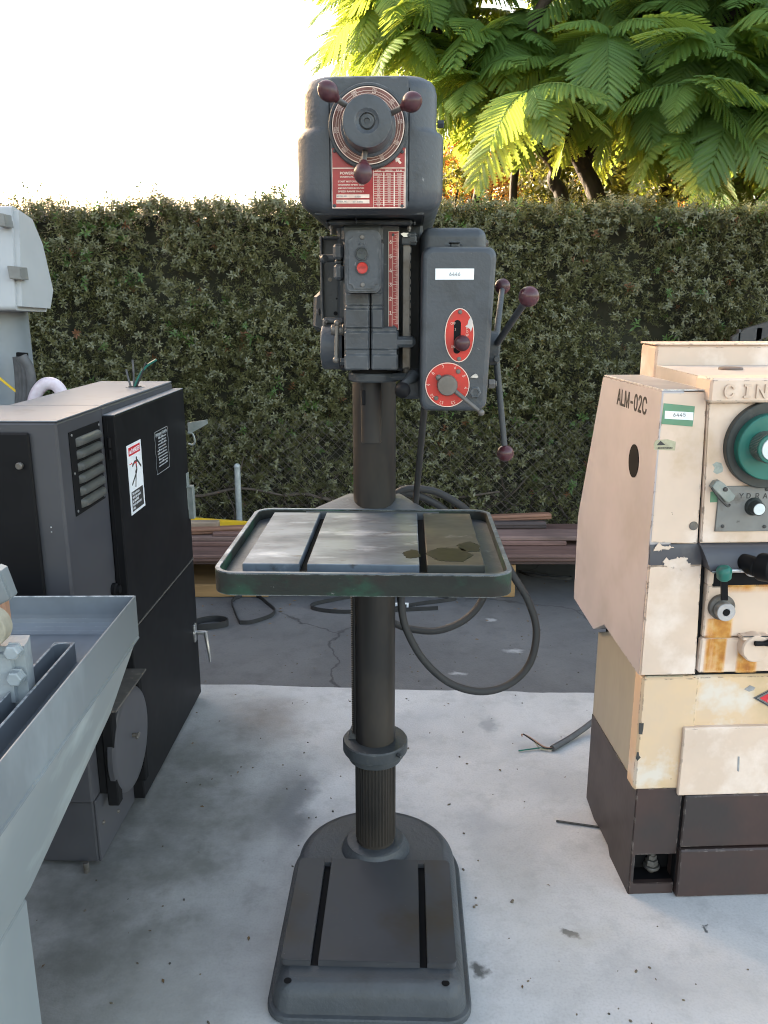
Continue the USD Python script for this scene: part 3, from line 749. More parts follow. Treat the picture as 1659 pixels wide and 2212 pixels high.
bush('dark_shrub', 'dense dark green shrub rising behind the right end of the hedge', 'shrub', 3.4, 9.3, 4.2, 1.5, 2200, 3, shrub_leaf, .09)
bush('leafy_shrub', 'dark leafy shrub behind the hedge right of the leaning trunks', 'shrub', 2.2, 10.2, 4.0, .75, 1300, 4, shrub_leaf, .09)
bush('thin_shrub', 'thin dark shrub behind the hedge just right of the drill press head', 'shrub', .55, 10.6, 3.5, .55, 420, 9, shrub_leaf, .08)
bush('dry_bush', 'sunlit orange dry bush glowing between the tree trunks', 'bush', 1.5, 13.5, 4.6, 1.3, 3600, 6, dry_leaf, .09)
bush('straw_bush', 'straw yellow dry bush just right of the drill press head', 'bush', .25, 14.2, 3.9, .9, 1500, 7, dry_leaf, .09)
bush('ochre_bush', 'ochre dry bush seen low beyond the right end of the hedge', 'bush', 4.3, 14, 4.2, 1.7, 2600, 8, dry_leaf, .09)

# ------------------------------------------------------------------ the drill press
PF = Frame(-.0206, 1.93, -1.6); L = PF.at
press = thing('drill_press', 'tall dark grey pillar drill press with red dial plate, square tray table and cast base', 'drill press', PF)
EX, EZ = np.array([1., 0, 0]), np.array([0, 0, 1.])       # a face towards the camera: ex = +x, ey = +z, outward = -y


def face(mb, k, pts, y0, y1, b=0):
    """An outline measured in the photograph on the plane y0 (nearer to the camera), given thickness back to y1."""
    q = [L(k, *p, Y=y0) for p in pts]
    return mb.poly([(a[0], a[2]) for a in q], (0, y1, 0), EX, EZ, 0, y1 - y0, b)


def fbox(mb, k, x0, y0, x1, y1, Y0, Y1, b=.003, r=0):
    a = PF.span(k, x0, y0, x1, y1, Y0)
    if r:
        return mb.rbox(a[0], a[1], Y0, Y1, a[2], a[3], r)
    return mb.box(a[0], a[1], Y0, Y1, a[2], a[3], b)


def screw(parent, c, r=.004, axis=(0, -1, 0), mat=worn_steel, slot=True):
    c = np.asarray(c, float); x, y, z = basis(axis); m = MB().lathe([(r, 0), (r, r * .35), (r * .8, r * .6), (r * .25, r * .66)], c, axis, 14)
    put('screw', m, mat, parent)


# base
def base_ring(inset, z):
    xr, xl, yf, rf, R = .2235, -.2225, -.492, .055, .212
    out = []
    cx, hw = (xl + xr) / 2, (xr - xl) / 2
    for t in np.linspace(0, 180, 40):
        out.append([cx + hw * math.cos(math.radians(t)), -.01 + R * math.sin(math.radians(t)), z])
    for c, a in ((xl + rf, 180), (xr - rf, 270)):
        for t in np.linspace(0, 90, 8):
            out.append([c + rf * math.cos(math.radians(a + t)), yf + rf + rf * math.sin(math.radians(a + t)), z])
    out = np.array(out); ctr = np.array([cx, -.12])
    # inwards along the outline's own normal
    d = np.roll(out[:, :2], -1, 0) - np.roll(out[:, :2], 1, 0); nrm = np.c_[d[:, 1], -d[:, 0]]; nrm /= np.linalg.norm(nrm, axis=1)[:, None]
    out[:, :2] -= nrm * inset
    return out


m = MB().loft([base_ring(i, z) for i, z in [(.004, 0), (0, .003), (0, .014), (.003, .017), (.011, .019), (.0125, .024), (.016, .052), (.019, .062), (.026, .072), (.036, .0785), (.048, .081)]])
bx = L('F', 790, 930, Z=.1)
m.lathe([(.092, .079), (.086, .092), (.078, .1), (.076, .106), (.068, .109), (.0545, .109)], (-.002, 0, 0), (0, 0, 1), 40)
put('base', m, base_grey, press, 28)
ztop = .096
pts = {n: L('F', *q, Z=ztop) for n, q in dict(bl=(295, 1130), br=(1275, 1132), fl=(175, 1797), fr=(1322, 1805), s1b=(455, 1165), s1c=(498, 1165), s1f=(372, 1808), s1g=(424, 1808), s2b=(1068, 1172), s2c=(1112, 1172), s2f=(1088, 1806), s2g=(1134, 1806)).items()}
xl, xr, yb, yf = (pts['bl'][0] + pts['fl'][0]) / 2, (pts['br'][0] + pts['fr'][0]) / 2, (pts['bl'][1] + pts['br'][1]) / 2, (pts['fl'][1] + pts['fr'][1]) / 2
s1, s2 = np.mean([pts[q][0] for q in ('s1b', 's1f')]), np.mean([pts[q][0] for q in ('s2b', 's2f')])
s1e, s2e = np.mean([pts[q][0] for q in ('s1c', 's1g')]), np.mean([pts[q][0] for q in ('s2c', 's2g')])
pad = rrect(xl, xr, yf, yb, .012)
slots = shapely.union_all([sg.box(s1, yf - .01, s1e, yb - .015), sg.box(s2, yf - .01, s2e, yb - .015)])
strips = [q for q in [pad.intersection(sg.box(xl - .1, yf - .1, s1, yb + .1)), pad.intersection(sg.box(s1e, yf - .1, s2, yb + .1)), pad.intersection(sg.box(s2e, yf - .1, xr + .1, yb + .1))]]
for q in strips:
    put('base_plate_strip', MB().poly(q, (0, 0, 0), (1, 0, 0), (0, 1, 0), .0805, ztop, .0015), plate_steel, press)
for u0, u1 in ((s1, s1e), (s2, s2e)):
    put('base_plate_bridge', MB().poly(pad.intersection(sg.box(u0 + .0005, yb - .015, u1 - .0005, yb + .1)), (0, 0, 0), (1, 0, 0), (0, 1, 0), .0805, ztop - .001), plate_steel, press)
    put('slot_floor', MB().box(u0 - .004, u1 + .004, yf + .001, yb - .014, .0806, .0825, 0), black_matt, press)
for q in ((220, 1925), (1252, 1942)):
    c = L('F', *q, Z=.081)
    put('bolt_hole', MB().lathe([(.0075, .0), (.0085, .0012), (.0065, .0012), (.0062, .0008)], (c[0], c[1], .0795), (0, 0, 1), 18).cyl((c[0], c[1], .079), (c[0], c[1], .0808), .0063, b=0), black_matt, press)

# column, rack, collar
CR = .0505
cm = MB()
prof = [(CR, .1), (CR, 1.66)]
cm.lathe(prof, (-.002, 0, 0), (0, 0, 1), 64)
put('column', cm, column_steel, press, 60)
fl = MB()                                    # fluted lower end, below the collar
for k in range(38):
    a = 2 * math.pi * k / 38
    c = np.array([-.002 + (CR + .0002) * math.cos(a), (CR + .0002) * math.sin(a)])
    fl.tube([[c[0], c[1], .118], [c[0], c[1], .38]], .0024, 5, smooth=False)
put('column_flute', fl, column_steel, press, 60, kind='stuff')
rk = MB(); x0 = -.002 - CR
rk.box(x0 - .003, x0 + .006, -.012, .006, .42, 1.0, .001)
for k in range(96):
    z = .425 + k * .0059
    rk.hull([[x0 - .003, y, z + dz] for y in (-.012, .006) for dz in (-.0021, .0021)] + [[x0 - .0088, y, z + dz] for y in (-.012, .006) for dz in (-.0009, .0009)])
put('rack', rk, column_steel, press, 20)
cl = MB().lathe([(CR + .001, .352), (.068, .352), (.070, .356), (.070, .368), (.074, .372), (.0815, .374), (.0835, .378), (.0835, .402), (.081, .4055), (.056, .4065), (CR + .0005, .406)], (-.002, 0, 0), (0, 0, 1), 48)
cl.hull([[x, y, z] for x in (-.074, -.048) for y in (-.01, .03) for z in (.40,)] + [[x, y, .43] for x in (-.064, -.054) for y in (-.004, .02)])
put('collar', cl, press_dark, press)
c = L('F', 935, 450, Y=-.06)
put('collar_screw', MB().cyl(c, c + [.012, -.012, 0], .005), press_dark, press)

# table: a tray with raised strips
TZ = 1.028
a = [L('p', *q, Z=TZ) for q in ((552, 1098), (1057, 1100), (458, 1239), (1110, 1242))]
tx0, tx1, tyb, tyf = (a[0][0] + a[2][0]) / 2, (a[1][0] + a[3][0]) / 2, (a[0][1] + a[1][1]) / 2, (a[2][1] + a[3][1]) / 2
outer = rrect(tx0, tx1, tyf, tyb, .042, 8)
inner = outer.buffer(-.009)
rm = MB().poly(outer.difference(inner), (0, 0, 0), (1, 0, 0), (0, 1, 0), TZ - .042, TZ, .0012)
table_rim = put('table_rim', rm, rim_green, press, 40)
lip = outer.buffer(-.0006).difference(outer.buffer(-.0086))
put('rim_edge', MB().poly(lip, (0, 0, 0), (1, 0, 0), (0, 1, 0), TZ - .001, TZ + .0007), bright_steel if False else table_steel, press)
put('table_tray', MB().poly(inner.buffer(.001), (0, 0, 0), (1, 0, 0), (0, 1, 0), TZ - .036, TZ - .022), table_paint, press)
PT = TZ - .004
q = {n: L(*w, Z=PT) for n, w in dict(bl=('E', 332, 140), br=('E', 1245, 143), fl=('E', 180, 380), fr=('E', 1312, 385), a0=('E', 545, 142), a1=('E', 447, 382), b0=('E', 572, 142), b1=('E', 487, 382), c0=('E', 1003, 150), c1=('E', 1003, 384), d0=('E', 1030, 150), d1=('E', 1043, 384)).items()}
px0, px1, pyf, pyb = (q['bl'][0] + q['fl'][0]) / 2, (q['br'][0] + q['fr'][0]) / 2, (q['fl'][1] + q['fr'][1]) / 2, (q['bl'][1] + q['br'][1]) / 2
X_ = {n: (q[n + '0'][0] + q[n + '1'][0]) / 2 for n in 'abcd'}
oil = look('oily_steel', (.05, .051, .044), (.034, .035, .029), 6, stretch=(1, 2, 1), rough=.45, rough2=.6, metal=.2, spec=.3, spots=[((.03, .031, .024), 7, .54, .64), ((.15, .15, .145), 14, .64, .73)])
for (u0, u1), mt in zip(((px0, X_['a']), (X_['b'], X_['c']), (X_['d'], px1)), (table_steel, table_steel, oil)):
    put('table_strip', MB().box(u0, u1, pyf, pyb, TZ - .0225, PT, .0012), mt, press, label='oil stained strip at the right of the table' if mt is oil else None)
for u0, u1 in (('a', 'b'), ('c', 'd')):
    put('slot_floor', MB().box(X_[u0] - .001, X_[u1] + .001, pyf + .002, pyb, TZ - .0225, TZ - .0195, 0), black_matt, press)
pool = look('oil_pool', (.012, .0135, .009), (.018, .019, .013), 12, rough=.42, rough2=.55, spec=.12)
for pts_, sd in ([(1050, 330), (1110, 308), (1200, 312), (1245, 340), (1200, 365), (1110, 362)], 1), ([(1195, 292), (1240, 280), (1280, 296), (1270, 318), (1220, 316)], 2), ([(945, 330), (985, 318), (1000, 345), (960, 350)], 4):
    put('oil_pool', MB().poly(jag(sg.Polygon([tuple(L('E', x, y, Z=PT)[:2]) for x, y in pts_]).buffer(.006), .0016, sd), (0, 0, 0), (1, 0, 0), (0, 1, 0), PT - .0002, PT + .0005), pool, press, False)
arm = MB().lathe([(CR + .001, .90), (.085, .90), (.088, .905), (.088, 1.0), (.082, 1.012), (.07, 1.022), (CR + .0005, 1.024)], (-.002, 0, 0), (0, 0, 1), 40)
arm.hull([[x, y, z] for x in (-.085, .08) for y in (-.06, .04) for z in (.93, 1.0)] + [[x, tyb - .01, z] for x in (-.16, .15) for z in (.985, TZ - .004)])
arm.hull([[x, y, z] for x in (-.06, .06) for y in (-.02, .0) for z in (.92, .985)] + [[x, -.36, z] for x in (-.04, .04) for z in (.972, .985)])
arm.hull([[x, tyb - .004, z] for x in (-.15, .125) for z in (.99, TZ - .003)] + [[x, y, z] for x in (-.066, .06) for y in (-.005, .04) for z in (.95, 1.044)])
put('table_arm', arm, table_paint, press)

# upper housing
def hring(z, a, inset=0, r=.046, yf=-.45, yb=.17, cx=.0085):
    return rring(cx - a + inset, cx + a - inset, yf + inset, yb - inset, max(r - inset * .5, .006), z, 8)


zb, zt, zm = L('A', 725, 1300, Y=-.45)[2], L('A', 725, 176, Y=-.45)[2], L('A', 1283, 690, Y=-.40)[2]
AL, AU = .1245, .1125
hs = MB().loft([hring(zb - .004, AL, .03), hring(zb + .002, AL, .016), hring(zb + .010, AL, .006), hring(zb + .022, AL, .001), hring(zb + .035, AL), hring(zm - .010, AL), hring(zm - .004, AL - .0015), hring(zm - .001, AL - .004), hring(zm + .002, AU + .0025), hring(zm + .007, AU), hring(zt - .026, AU), hring(zt - .014, AU, .003), hring(zt - .006, AU, .009), hring(zt - .001, AU, .018), hring(zt, AU, .03)])
put('belt_housing', hs, press_grey, press, 40)
fp = MB(); g0 = PF.span('A', 408, 192, 1048, 1290, -.4535)
fp.poly(rrect(g0[0], g0[1], g0[2], g0[3] - .004, .006), (0, -.446, 0), EX, EZ, 0, .0075, .002)
put('front_cover', fp, press_grey, press)
for xq in (g0[0] - .0022, g0[1] + .0006):
    put('cover_seam', MB().box(xq, xq + .0016, -.4506, -.449, g0[2] + .012, g0[3] - .02, 0), black_matt, press)
put('housing_bolt', MB().cyl(L('A', 1290, 600, Y=-.3), L('A', 1290, 600, Y=-.3) + [.012, 0, 0], .007, seg=6), press_dark, press)
# red plate
RY = -.4549
p0 = PF.span('A', 430, 795, 1030, 1285, RY); pc = L('A', 725, 615, Y=RY)
shape = sg.box(p0[0], p0[2], p0[1], p0[3]).difference(sg.Point(pc[0], pc[2]).buffer(.0655))
pl = put('speed_plate', MB().poly(shape, (0, -.4534, 0), EX, EZ, 0, .0015), red_plate, press)
W_ = MB(); PY = RY - .0001


def pt(x, y):
    return L('A', x, y, Y=PY)


def frame_lines(mb, rects, t):
    for x0, y0, x1, y1 in rects:
        s = PF.span('A', x0, y0, x1, y1, PY); mb.box(s[0], s[1], PY - .0003, PY, s[2], s[3], 0)


frame_lines(W_, [(430, 800, 434, 1285), (1025, 800, 1030, 1285), (430, 1278, 1030, 1285), (434, 955, 1025, 961), (766, 961, 771, 1278), (771, 985, 1020, 988), (848, 995, 857, 1270), (934, 995, 943, 1270), (1016, 985, 1020, 1270)], 0)
frame_lines(W_, [(465, 1173, 735, 1202), (465, 1217, 735, 1246)], 0)
for k in range(14):
    yy = 1018 + k * 18.3
    frame_lines(W_, [(774, yy, 848, yy + 2.5), (858, yy, 934, yy + 2.5), (944, yy, 1016, yy + 2.5)], 0)
hh = lambda px: abs(pt(0, 0)[2] - pt(0, px)[2])
for txt, x, y, w, h in [('POWERMATIC', 495, 1010, 232, 22), ('McMINNVILLE, TENN.', 495, 1036, 230, 13), ('START MOTOR BEFORE', 478, 1074, 244, 13), ('CHANGING SPEED DIAL', 478, 1101, 244, 13), ('AND RUN THROUGH ENTIRE', 478, 1128, 244, 13), ('SPEED RANGE DAILY', 478, 1155, 244, 13),
                        ('DRILL', 786, 984, 50, 13), ('SPEEDS', 864, 984, 66, 13), ('R.P.M.', 954, 984, 56, 13), ('DRILL D', 776, 1013, 70, 13), ('STEEL', 873, 1013, 48, 13), ('CAST', 960, 1013, 48, 13)]:
    W_.text(txt, hh(h), pt(x, y) + [0, -.0001, 0], EX, EZ, .0003, bold=True, fit=hh(w))
rows = [('1/16', '1800', '2000'), ('1/8', '1600', '1800'), ('3/16', '1200', '1600'), ('1/4', '900', '1200'), ('5/16', '700', '900'), ('3/8', '600', '800'), ('7/16', '500', '700'), ('1/2', '450', '600'), ('9/16', '400', '500'), ('5/8', '350', '450'), ('11/16', '325', '400'), ('3/4', '300', '375'), ('13/16', '-', '350'), ('7/8', '-', '325')]
for k, rw in enumerate(rows):
    for x, s in zip((810, 896, 980), rw):
        W_.text(s, hh(10.5), pt(x, 1034 + k * 18.3) + [0, -.0001, 0], EX, EZ, .0003, bold=True, align='c')
ar = [(942, 866), (990, 880), (977, 890), (998, 915), (984, 926), (962, 901), (952, 912)]
W_.poly([(pt(*s)[0], pt(*s)[2]) for s in ar], (0, PY, 0), EX, EZ, 0, .0004)
put('printing', W_, cream_print, pl, False)
G_ = MB()
for txt, x, y, w in [('MODEL NO.', 471, 1195, 95), ('1200', 618, 1198, 52), ('SERIAL NO.', 471, 1238, 98), ('67-3276', 600, 1241, 92)]:
    G_.text(txt, hh(15), pt(x, y) + [0, -.0005, 0], EX, EZ, .0003, bold=True, fit=hh(w))
put('printing', G_, print_grey, pl, False)
for x, y in ((450, 818), (1003, 825), (450, 1266), (1002, 1268)):
    screw(press, pt(x, y), .0028, mat=press_dark)
# dial
dc = L('A', 725, 612, Y=-.468); DX, DZ = dc[0], dc[2]
put('dial_flange', MB().lathe([(.0655, -.002), (.0655, .010), (.064, .0125), (.0605, .013), (.0595, .0105), (.03, .0105)], (DX, -.4545, DZ), (0, -1, 0), 64), press_dark, press)
dial = put('speed_dial', MB().lathe([(.0592, 0), (.0592, .003), (.0575, .0036), (.035, .0036)], (DX, -.4645, DZ), (0, -1, 0), 64), brown_ring, press)
R_ = MB()
for rr, w in ((.0582, .0007), (.0525, .00025), (.0487, .00025), (.0452, .00025)):
    R_.lathe([(rr - w, 0), (rr - w, .0003), (rr + w, .0003), (rr + w, 0)], (DX, -.46835 + .0003, DZ), (0, -1, 0), 64, False)
nums = ['1000', '750', '450', '400', '300', '200', '1500', '1800', '2000', '1200']
for k, s in enumerate(nums):
    a = math.radians(115 - k * 36)
    for rr, q2 in ((.0535, s), (.0487, str(int(int(s) * .62)))):
        rad = np.array([math.cos(a), 0, math.sin(a)]); tn = np.array([math.sin(a), 0, -math.cos(a)])
        R_.text(q2, .0026, np.array([DX, -.4684, DZ]) + rad * rr, tn, rad, .0003, bold=True, align='c')
put('printing', R_, cream_print, dial, False)
hub = L('A', 720, 590, Y=-.522); HX_, HZ_ = hub[0], hub[2]
hb = MB().lathe([(.0445, 0), (.0445, .004), (.0405, .006), (.0395, .05), (.0385, .0535), (.036, .055), (.019, .055), (.0175, .0535), (.0130, .0515), (.0125, .047), (.0, .047)], ((DX + HX_) / 2, -.468, (DZ + HZ_) / 2), (0, -1, 0), 56)
put('dial_hub', hb, press_grey, press, 35)
put('hub_bolt', MB().lathe([(.0108, 0), (.0108, .0035), (.0098, .0042), (.005, .0042), (.0046, .0015), (0, .0015)], ((DX + HX_) / 2, -.5165, (DZ + HZ_) / 2), (0, -1, 0), 24), press_dark, press)


def egg(c, d, h, r):
    """A wooden knob, its thin end at c, growing along d."""
    t = np.linspace(0, 1, 14); prof = [(max(1e-7, r * math.sin(math.pi * s ** .85) ** .62 * (.74 + .36 * s) / 1.02), h * s) for s in t]
    prof[0] = (r * .34, 0)
    return MB().lathe(prof, c, d, 24)


for (sx, sy), (kx, ky), (ex_, ey_) in (((560, 455), (475, 400), (322, 262)), ((905, 515), (1000, 462), (1160, 375)), ((700, 800), (690, 905), (676, 1088))):
    s0, k0, e0_ = L('A', sx, sy, Y=-.497), L('A', kx, ky, Y=-.512), L('A', ex_, ey_, Y=-.53)
    sp = put('dial_spoke', MB().cyl(s0 - unit(k0 - s0) * .012, k0, .0042, .0046), worn_steel, press)
    put('knob', egg(k0, e0_ - k0, np.linalg.norm(e0_ - k0), .0172), knob_maroon, sp, 60)

# bracket below the housing
m = MB(); fbox(m, 'A', 288, 1315, 1180, 1338, -.42, -.2, .002); put('shelf_plate', m, press_dark, press)
m = MB(); fbox(m, 'N5', 292, 48, 1340, 104, -.365, -.28, .008); fbox(m, 'N5', 258, 55, 300, 110, -.33, -.3, .004); fbox(m, 'N5', 1340, 55, 1380, 110, -.33, -.3, .004)
put('mounting_bar', m, press_dark, press)
m = MB(); fbox(m, 'N5', 180, -20, 1480, 60, -.26, .12, .004); put('housing_seat', m, black_paint, press)
sp = [L('N5', 640 + 6 * math.sin(t * 9), -40 + 130 * t, Y=-.372 - .004 * math.cos(t * 60)) for t in np.linspace(0, 1, 60)]
put('spring', MB().tube(sp, .0014, 5, smooth=False), press_dark, press)
for x0, y0, x1, y1 in ((300, 110, 360, 240), (1272, 120, 1325, 200)):
    m = MB(); s = PF.span('N5', x0, y0, x1, y1, -.33); m.cyl(((s[0] + s[1]) / 2, -.33, s[2]), ((s[0] + s[1]) / 2, -.33, s[3]), (s[1] - s[0]) * .3).cyl(((s[0] + s[1]) / 2, -.33, s[3] - .008), ((s[0] + s[1]) / 2, -.33, s[3] - .002), (s[1] - s[0]) * .55, seg=6)
    put('stud', m, worn_steel, press)

# head casting: the split clamp round the quill
hd = MB()
fbox(hd, 'N5', 470, 100, 1165, 1925, -.335, -.20, .004)
s = PF.span('N5', 400, 60, 1450, 1925, -.19); hd.box(s[0], s[1], -.20, .07, s[2], s[3] + .004, .006)
fbox(hd, 'N5', 450, 105, 972, 330, -.358, -.30, .006)
put('head_casting', hd, press_dark, press)
fc = MB(); SL, SR = 806, 826
for x0, x1 in ((490, SL), (SR, 978)):
    fbox(fc, 'N5', x0, 330, x1, 972, -.352, -.33, .002)
    fbox(fc, 'N5', x0 + (8 if x0 < 600 else 0), 960, x1, 1116, -.353, -.33, .002)
    fbox(fc, 'N5', x0, 1150, x1, 1404, -.360, -.33, .003)
    fbox(fc, 'N5', x0 + (10 if x0 < 600 else 0), 1105, x1, 1168, -.357, -.33, .003)
for x0, x1 in ((490, SL), (SR, 1165)):
    fbox(fc, 'N5', x0, 1436, x1, 1672, -.362, -.33, .003)
for x0, x1, x2 in ((490, SL, 0), (SR, 1158, 0)):
    fbox(fc, 'N5', x0, 1722, x1, 1918, -.364, -.32, .003)
    fbox(fc, 'N5', x0 + (15 if x0 < 600 else 0), 1660, x1 - (12 if x1 > 900 else 0), 1740, -.3605, -.32, .002)
for x0, x1 in ((500, SL), (SR, 1150)):
    fbox(fc, 'N5', x0, 1380, x1, 1460, -.356, -.32, .003)
fbox(fc, 'N5', 1100, 1505, 1378, 1638, -.362, -.29, .006)
put('quill_clamp', fc, press_grey, press)
put('clamp_slot', fbox(MB(), 'N5', SL - 4, 960, SR + 4, 1920, -.348, -.33, 0), black_matt, press)
# button box
bb = MB(); a = PF.span('N5', 496, 178, 944, 958, -.398)
bb.poly(rrect(*[a[i] for i in (0, 1)], a[2], a[3], .011), (0, -.345, 0), EX, EZ, 0, .053, .004)
box_ = put('switch_box', bb, press_grey, press, 35)
a = PF.span('N5', 540, 232, 914, 908, -.400); cx_, cz_ = (a[0] + a[1]) / 2, (a[2] + a[3]) / 2
sh = sg.box(a[0], a[2], a[1], a[3])
for sx in (0, 1):
    for sz in (2, 3):
        sh = sh.difference(sg.Point(a[sx], a[sz]).buffer(.0085))
put('switch_cover', MB().poly(sh.buffer(-.001).buffer(.001), (0, -.3975, 0), EX, EZ, 0, .0032, .0012), press_grey, press, 35)
for (x, y), mt in (((711, 472), dial_black), ((716, 648), red_bright)):
    c = L('N5', x, y, Y=-.401); bz = put('button_bezel', MB().lathe([(.0122, 0), (.0122, .003), (.0112, .0042), (.0102, .0042), (.0100, .001)], (c[0], -.4005, c[2]), (0, -1, 0), 28), press_dark, press)
    put('button', MB().lathe([(.0098, 0), (.0098, .003), (.009, .0034), (.005, .0024), (0, .002)], (c[0], -.4005, c[2]), (0, -1, 0), 28), mt, bz, label='red stop button' if mt is red_bright else 'black start button')
t_ = L('N5', 716, 655, Y=-.4035); put('lettering', MB().text('STOP', .0035, t_, EX, EZ, .0004, True, 'c'), red_plate, press, False)
t_ = L('N5', 711, 470, Y=-.4035); put('lettering', MB().text('START', .0032, t_, EX, EZ, .0004, True, 'c'), press_grey, press, False)
for x, y in ((714, 265), (720, 858)):
    screw(press, L('N5', x, y, Y=-.4007), .0042)
for x, y in ((682, 352), (745, 350)):
    put('rivet', MB().ball(L('N5', x, y, Y=-.4007), .0019, sub=1), press_grey, press)
# depth scale
sc = PF.span('N5', 1043, 192, 1168, 1420, -.338); Yr = -.3395
ruler = put('depth_scale', MB().box(sc[0], sc[1], Yr, -.334, sc[2], sc[3], 0), red_plate, press)
T_ = MB()
for x0, z0, x1, z1 in ((sc[0], sc[2], sc[0] + .0008, sc[3]), (sc[1] - .0008, sc[2], sc[1], sc[3]), (sc[0] + .0008, sc[2], sc[1] - .0008, sc[2] + .0008), (sc[0] + .0008, sc[3] - .0008, sc[1] - .0008, sc[3])):
    T_.box(x0, x1, Yr - .0002, Yr, z0, z1, 0)
ax = L('N5', 1090, 0, Y=Yr)[0]; zz = [L('N5', 1090, y, Y=Yr)[2] for y in (1380, 1205, 1030, 855, 680, 503, 323, 240)]
T_.box(ax - .0003, ax + .0003, Yr - .00025, Yr, zz[0], zz[-1], 0)
for k in range(1, 7):
    T_.box(ax + .0003, sc[1] - .0009, Yr - .00025, Yr, zz[k] - .0003, zz[k] + .0003, 0)
    T_.text(str(k), .0062, (L('N5', 1070, 0, Y=Yr)[0], Yr, zz[k] - .0032), EX, EZ, .0003, True, 'c')
st = (zz[6] - zz[1]) / 80
for k in range(-13, 92):
    z = zz[1] + k * st; ln = .0095 if k % 8 == 0 else .007 if k % 4 == 0 else .0052 if k % 2 == 0 else .0036
    if sc[2] + .002 < z < sc[3] - .004:
        T_.box(sc[1] - .0009 - ln, sc[1] - .0009, Yr - .00025, Yr, z - .00022, z + .00022, 0)
put('printing', T_, cream_print, ruler, False)
for x, y in ((1100, 236), (1106, 1378)):
    screw(press, L('N5', x, y, Y=Yr), .0026, mat=press_dark)
# rack rod beside the scale
rr = MB(); s = PF.span('N5', 1222, 250, 1302, 1905, -.325)
rr.box(s[0], s[1], -.325, -.311, s[2], s[3], .001)
x2 = L('N5', 1328, 0, Y=-.325)[0]
ys = [430 + 98 * k for k in range(11)]
for y in ys:
    z1, z2 = L('N5', 0, y - 36, Y=-.325)[2], L('N5', 0, y + 30, Y=-.325)[2]
    rr.box(s[1] - .0005, x2, -.3245, -.312, z2, z1, .0005)
z1, z2 = L('N5', 0, 1385, Y=-.325)[2], L('N5', 0, 1900, Y=-.325)[2]; rr.box(s[1] - .0005, x2, -.3245, -.312, z2, z1, .0005)
put('rack_rod', rr, worn_steel, press)
c0, c1 = L('N5', 1266, 1960, Y=-.318), L('N5', 1266, 1880, Y=-.318)
sp = MB()
for k in range(5):
    z = c0[2] + (c1[2] - c0[2]) * (k + .5) / 5; a = np.linspace(0, 2 * math.pi, 17)
    sp.tube(np.c_[c0[0] + .0078 * np.cos(a), -.318 + .0078 * np.sin(a), np.full(17, z)], .0011, 5, smooth=False)
put('rod_spring', sp.cyl(c0, c1, .0066), worn_steel, press)
m = MB(); fbox(m, 'N5', 1192, 240, 1392, 362, -.332, -.30, .003); fbox(m, 'N5', 1200, 205, 1390, 262, -.328, -.30, .003); fbox(m, 'N5', 1310, 308, 1400, 330, -.336, -.32, .001)
put('depth_stop', m, press_dark, press)
m = MB(); face(m, 'N5', [(1192, 222), (1225, 210), (1290, 212), (1322, 225), (1322, 250), (1300, 262), (1230, 262)], -.336, -.332); put('pointer', m, bright_steel, press)
screw(press, L('N5', 1300, 240, Y=-.336), .0036, mat=press_dark)
# left hand side of the head
m = MB(); fbox(m, 'N5', 345, 345, 476, 540, -.34, -.26, .005); fbox(m, 'N5', 355, 600, 476, 797, -.34, -.26, .005); fbox(m, 'N5', 370, 540, 470, 605, -.32, -.26, .003)
put('hinge_block', m, press_grey, press)
m = MB(); a = PF.span('N5', 186, 256, 470, 1310, -.19)
m.box(a[0], a[1], -.186, -.17, a[2], a[3], .003)
for x0, x1, z0, z1 in ((a[0], a[0] + .006, a[2], a[3]), (a[0] + .006, a[1], a[3] - .006, a[3]), (a[0] + .006, a[1], a[2], a[2] + .006)):
    m.box(x0, x1, -.198, -.186, z0, z1, .002)
put('side_panel', m, press_dark, press)
put('panel_seam', fbox(MB(), 'N5', 400, 800, 406, 1200, -.1868, -.185, 0), black_matt, press)
for x, y, r_, mt in ((314, 792, .004, worn_steel), (384, 1214, .0042, black_matt), (398, 1030, .002, black_matt)):
    c = L('N5', x, y, Y=-.1872); put('panel_hole', MB().cyl((c[0], -.186, c[2]), (c[0], -.1872, c[2]), r_, b=0), mt, press)
m = MB(); a = PF.span('N5', 82, 915, 200, 1440, -.06)
m.hull([[x, y, z] for y, d in ((-.06, .008), (-.05, 0), (.06, 0)) for x, z in ((a[0] + d, a[2] + .012), (a[0] + d + .01, a[2] + d), (a[1] + .05, a[2] + d), (a[1] + .05, a[3] - d), (a[0] + .018, a[3] - d - .003), (a[0] + .004 + d, a[3] - .016))])
put('motor_box', m, press_dark, press)
m = MB(); fbox(m, 'N5', 140, 1165, 200, 1215, -.07, -.05, .002); fbox(m, 'N5', 158, 1150, 180, 1235, -.075, -.06, .002); put('motor_box_latch', m, press_dark, press)
p0_, p1_ = L('N5', 190, 533, Y=-.27), L('N5', 370, 525, Y=-.27)
put('hinge_rod', MB().cyl(p0_, p1_, .0072).cyl(p0_ + [.006, -.006, -.002], p0_ + [.012, -.012, .001], .0075), press_dark, press)
m = MB(); fbox(m, 'N5', 212, 1270, 492, 1350, -.25, -.2, .004); put('clamp_arm', m, press_dark, press)
pa = [L('N5', x, y, Y=-.256) for x, y in ((240, 1370), (242, 1320), (262, 1305), (280, 1330))]
put('arm_hook', MB().tube(pa, .0032, 6, 4), worn_steel, press)
a = PF.span('N5', 205, 1352, 480, 1912, -.25); cz_ = (a[2] + a[3]) / 2; rd = (a[3] - a[2]) / 2
put('spring_drum', MB().lathe([(rd - .008, 0), (rd - .003, .0015), (rd, .006), (rd, (a[1] - a[0]) * .84), (rd - .002, (a[1] - a[0]) * .86), (rd - .004, (a[1] - a[0]))], (a[0], -.245, cz_), (1, 0, 0), 56), press_grey, press, 35)
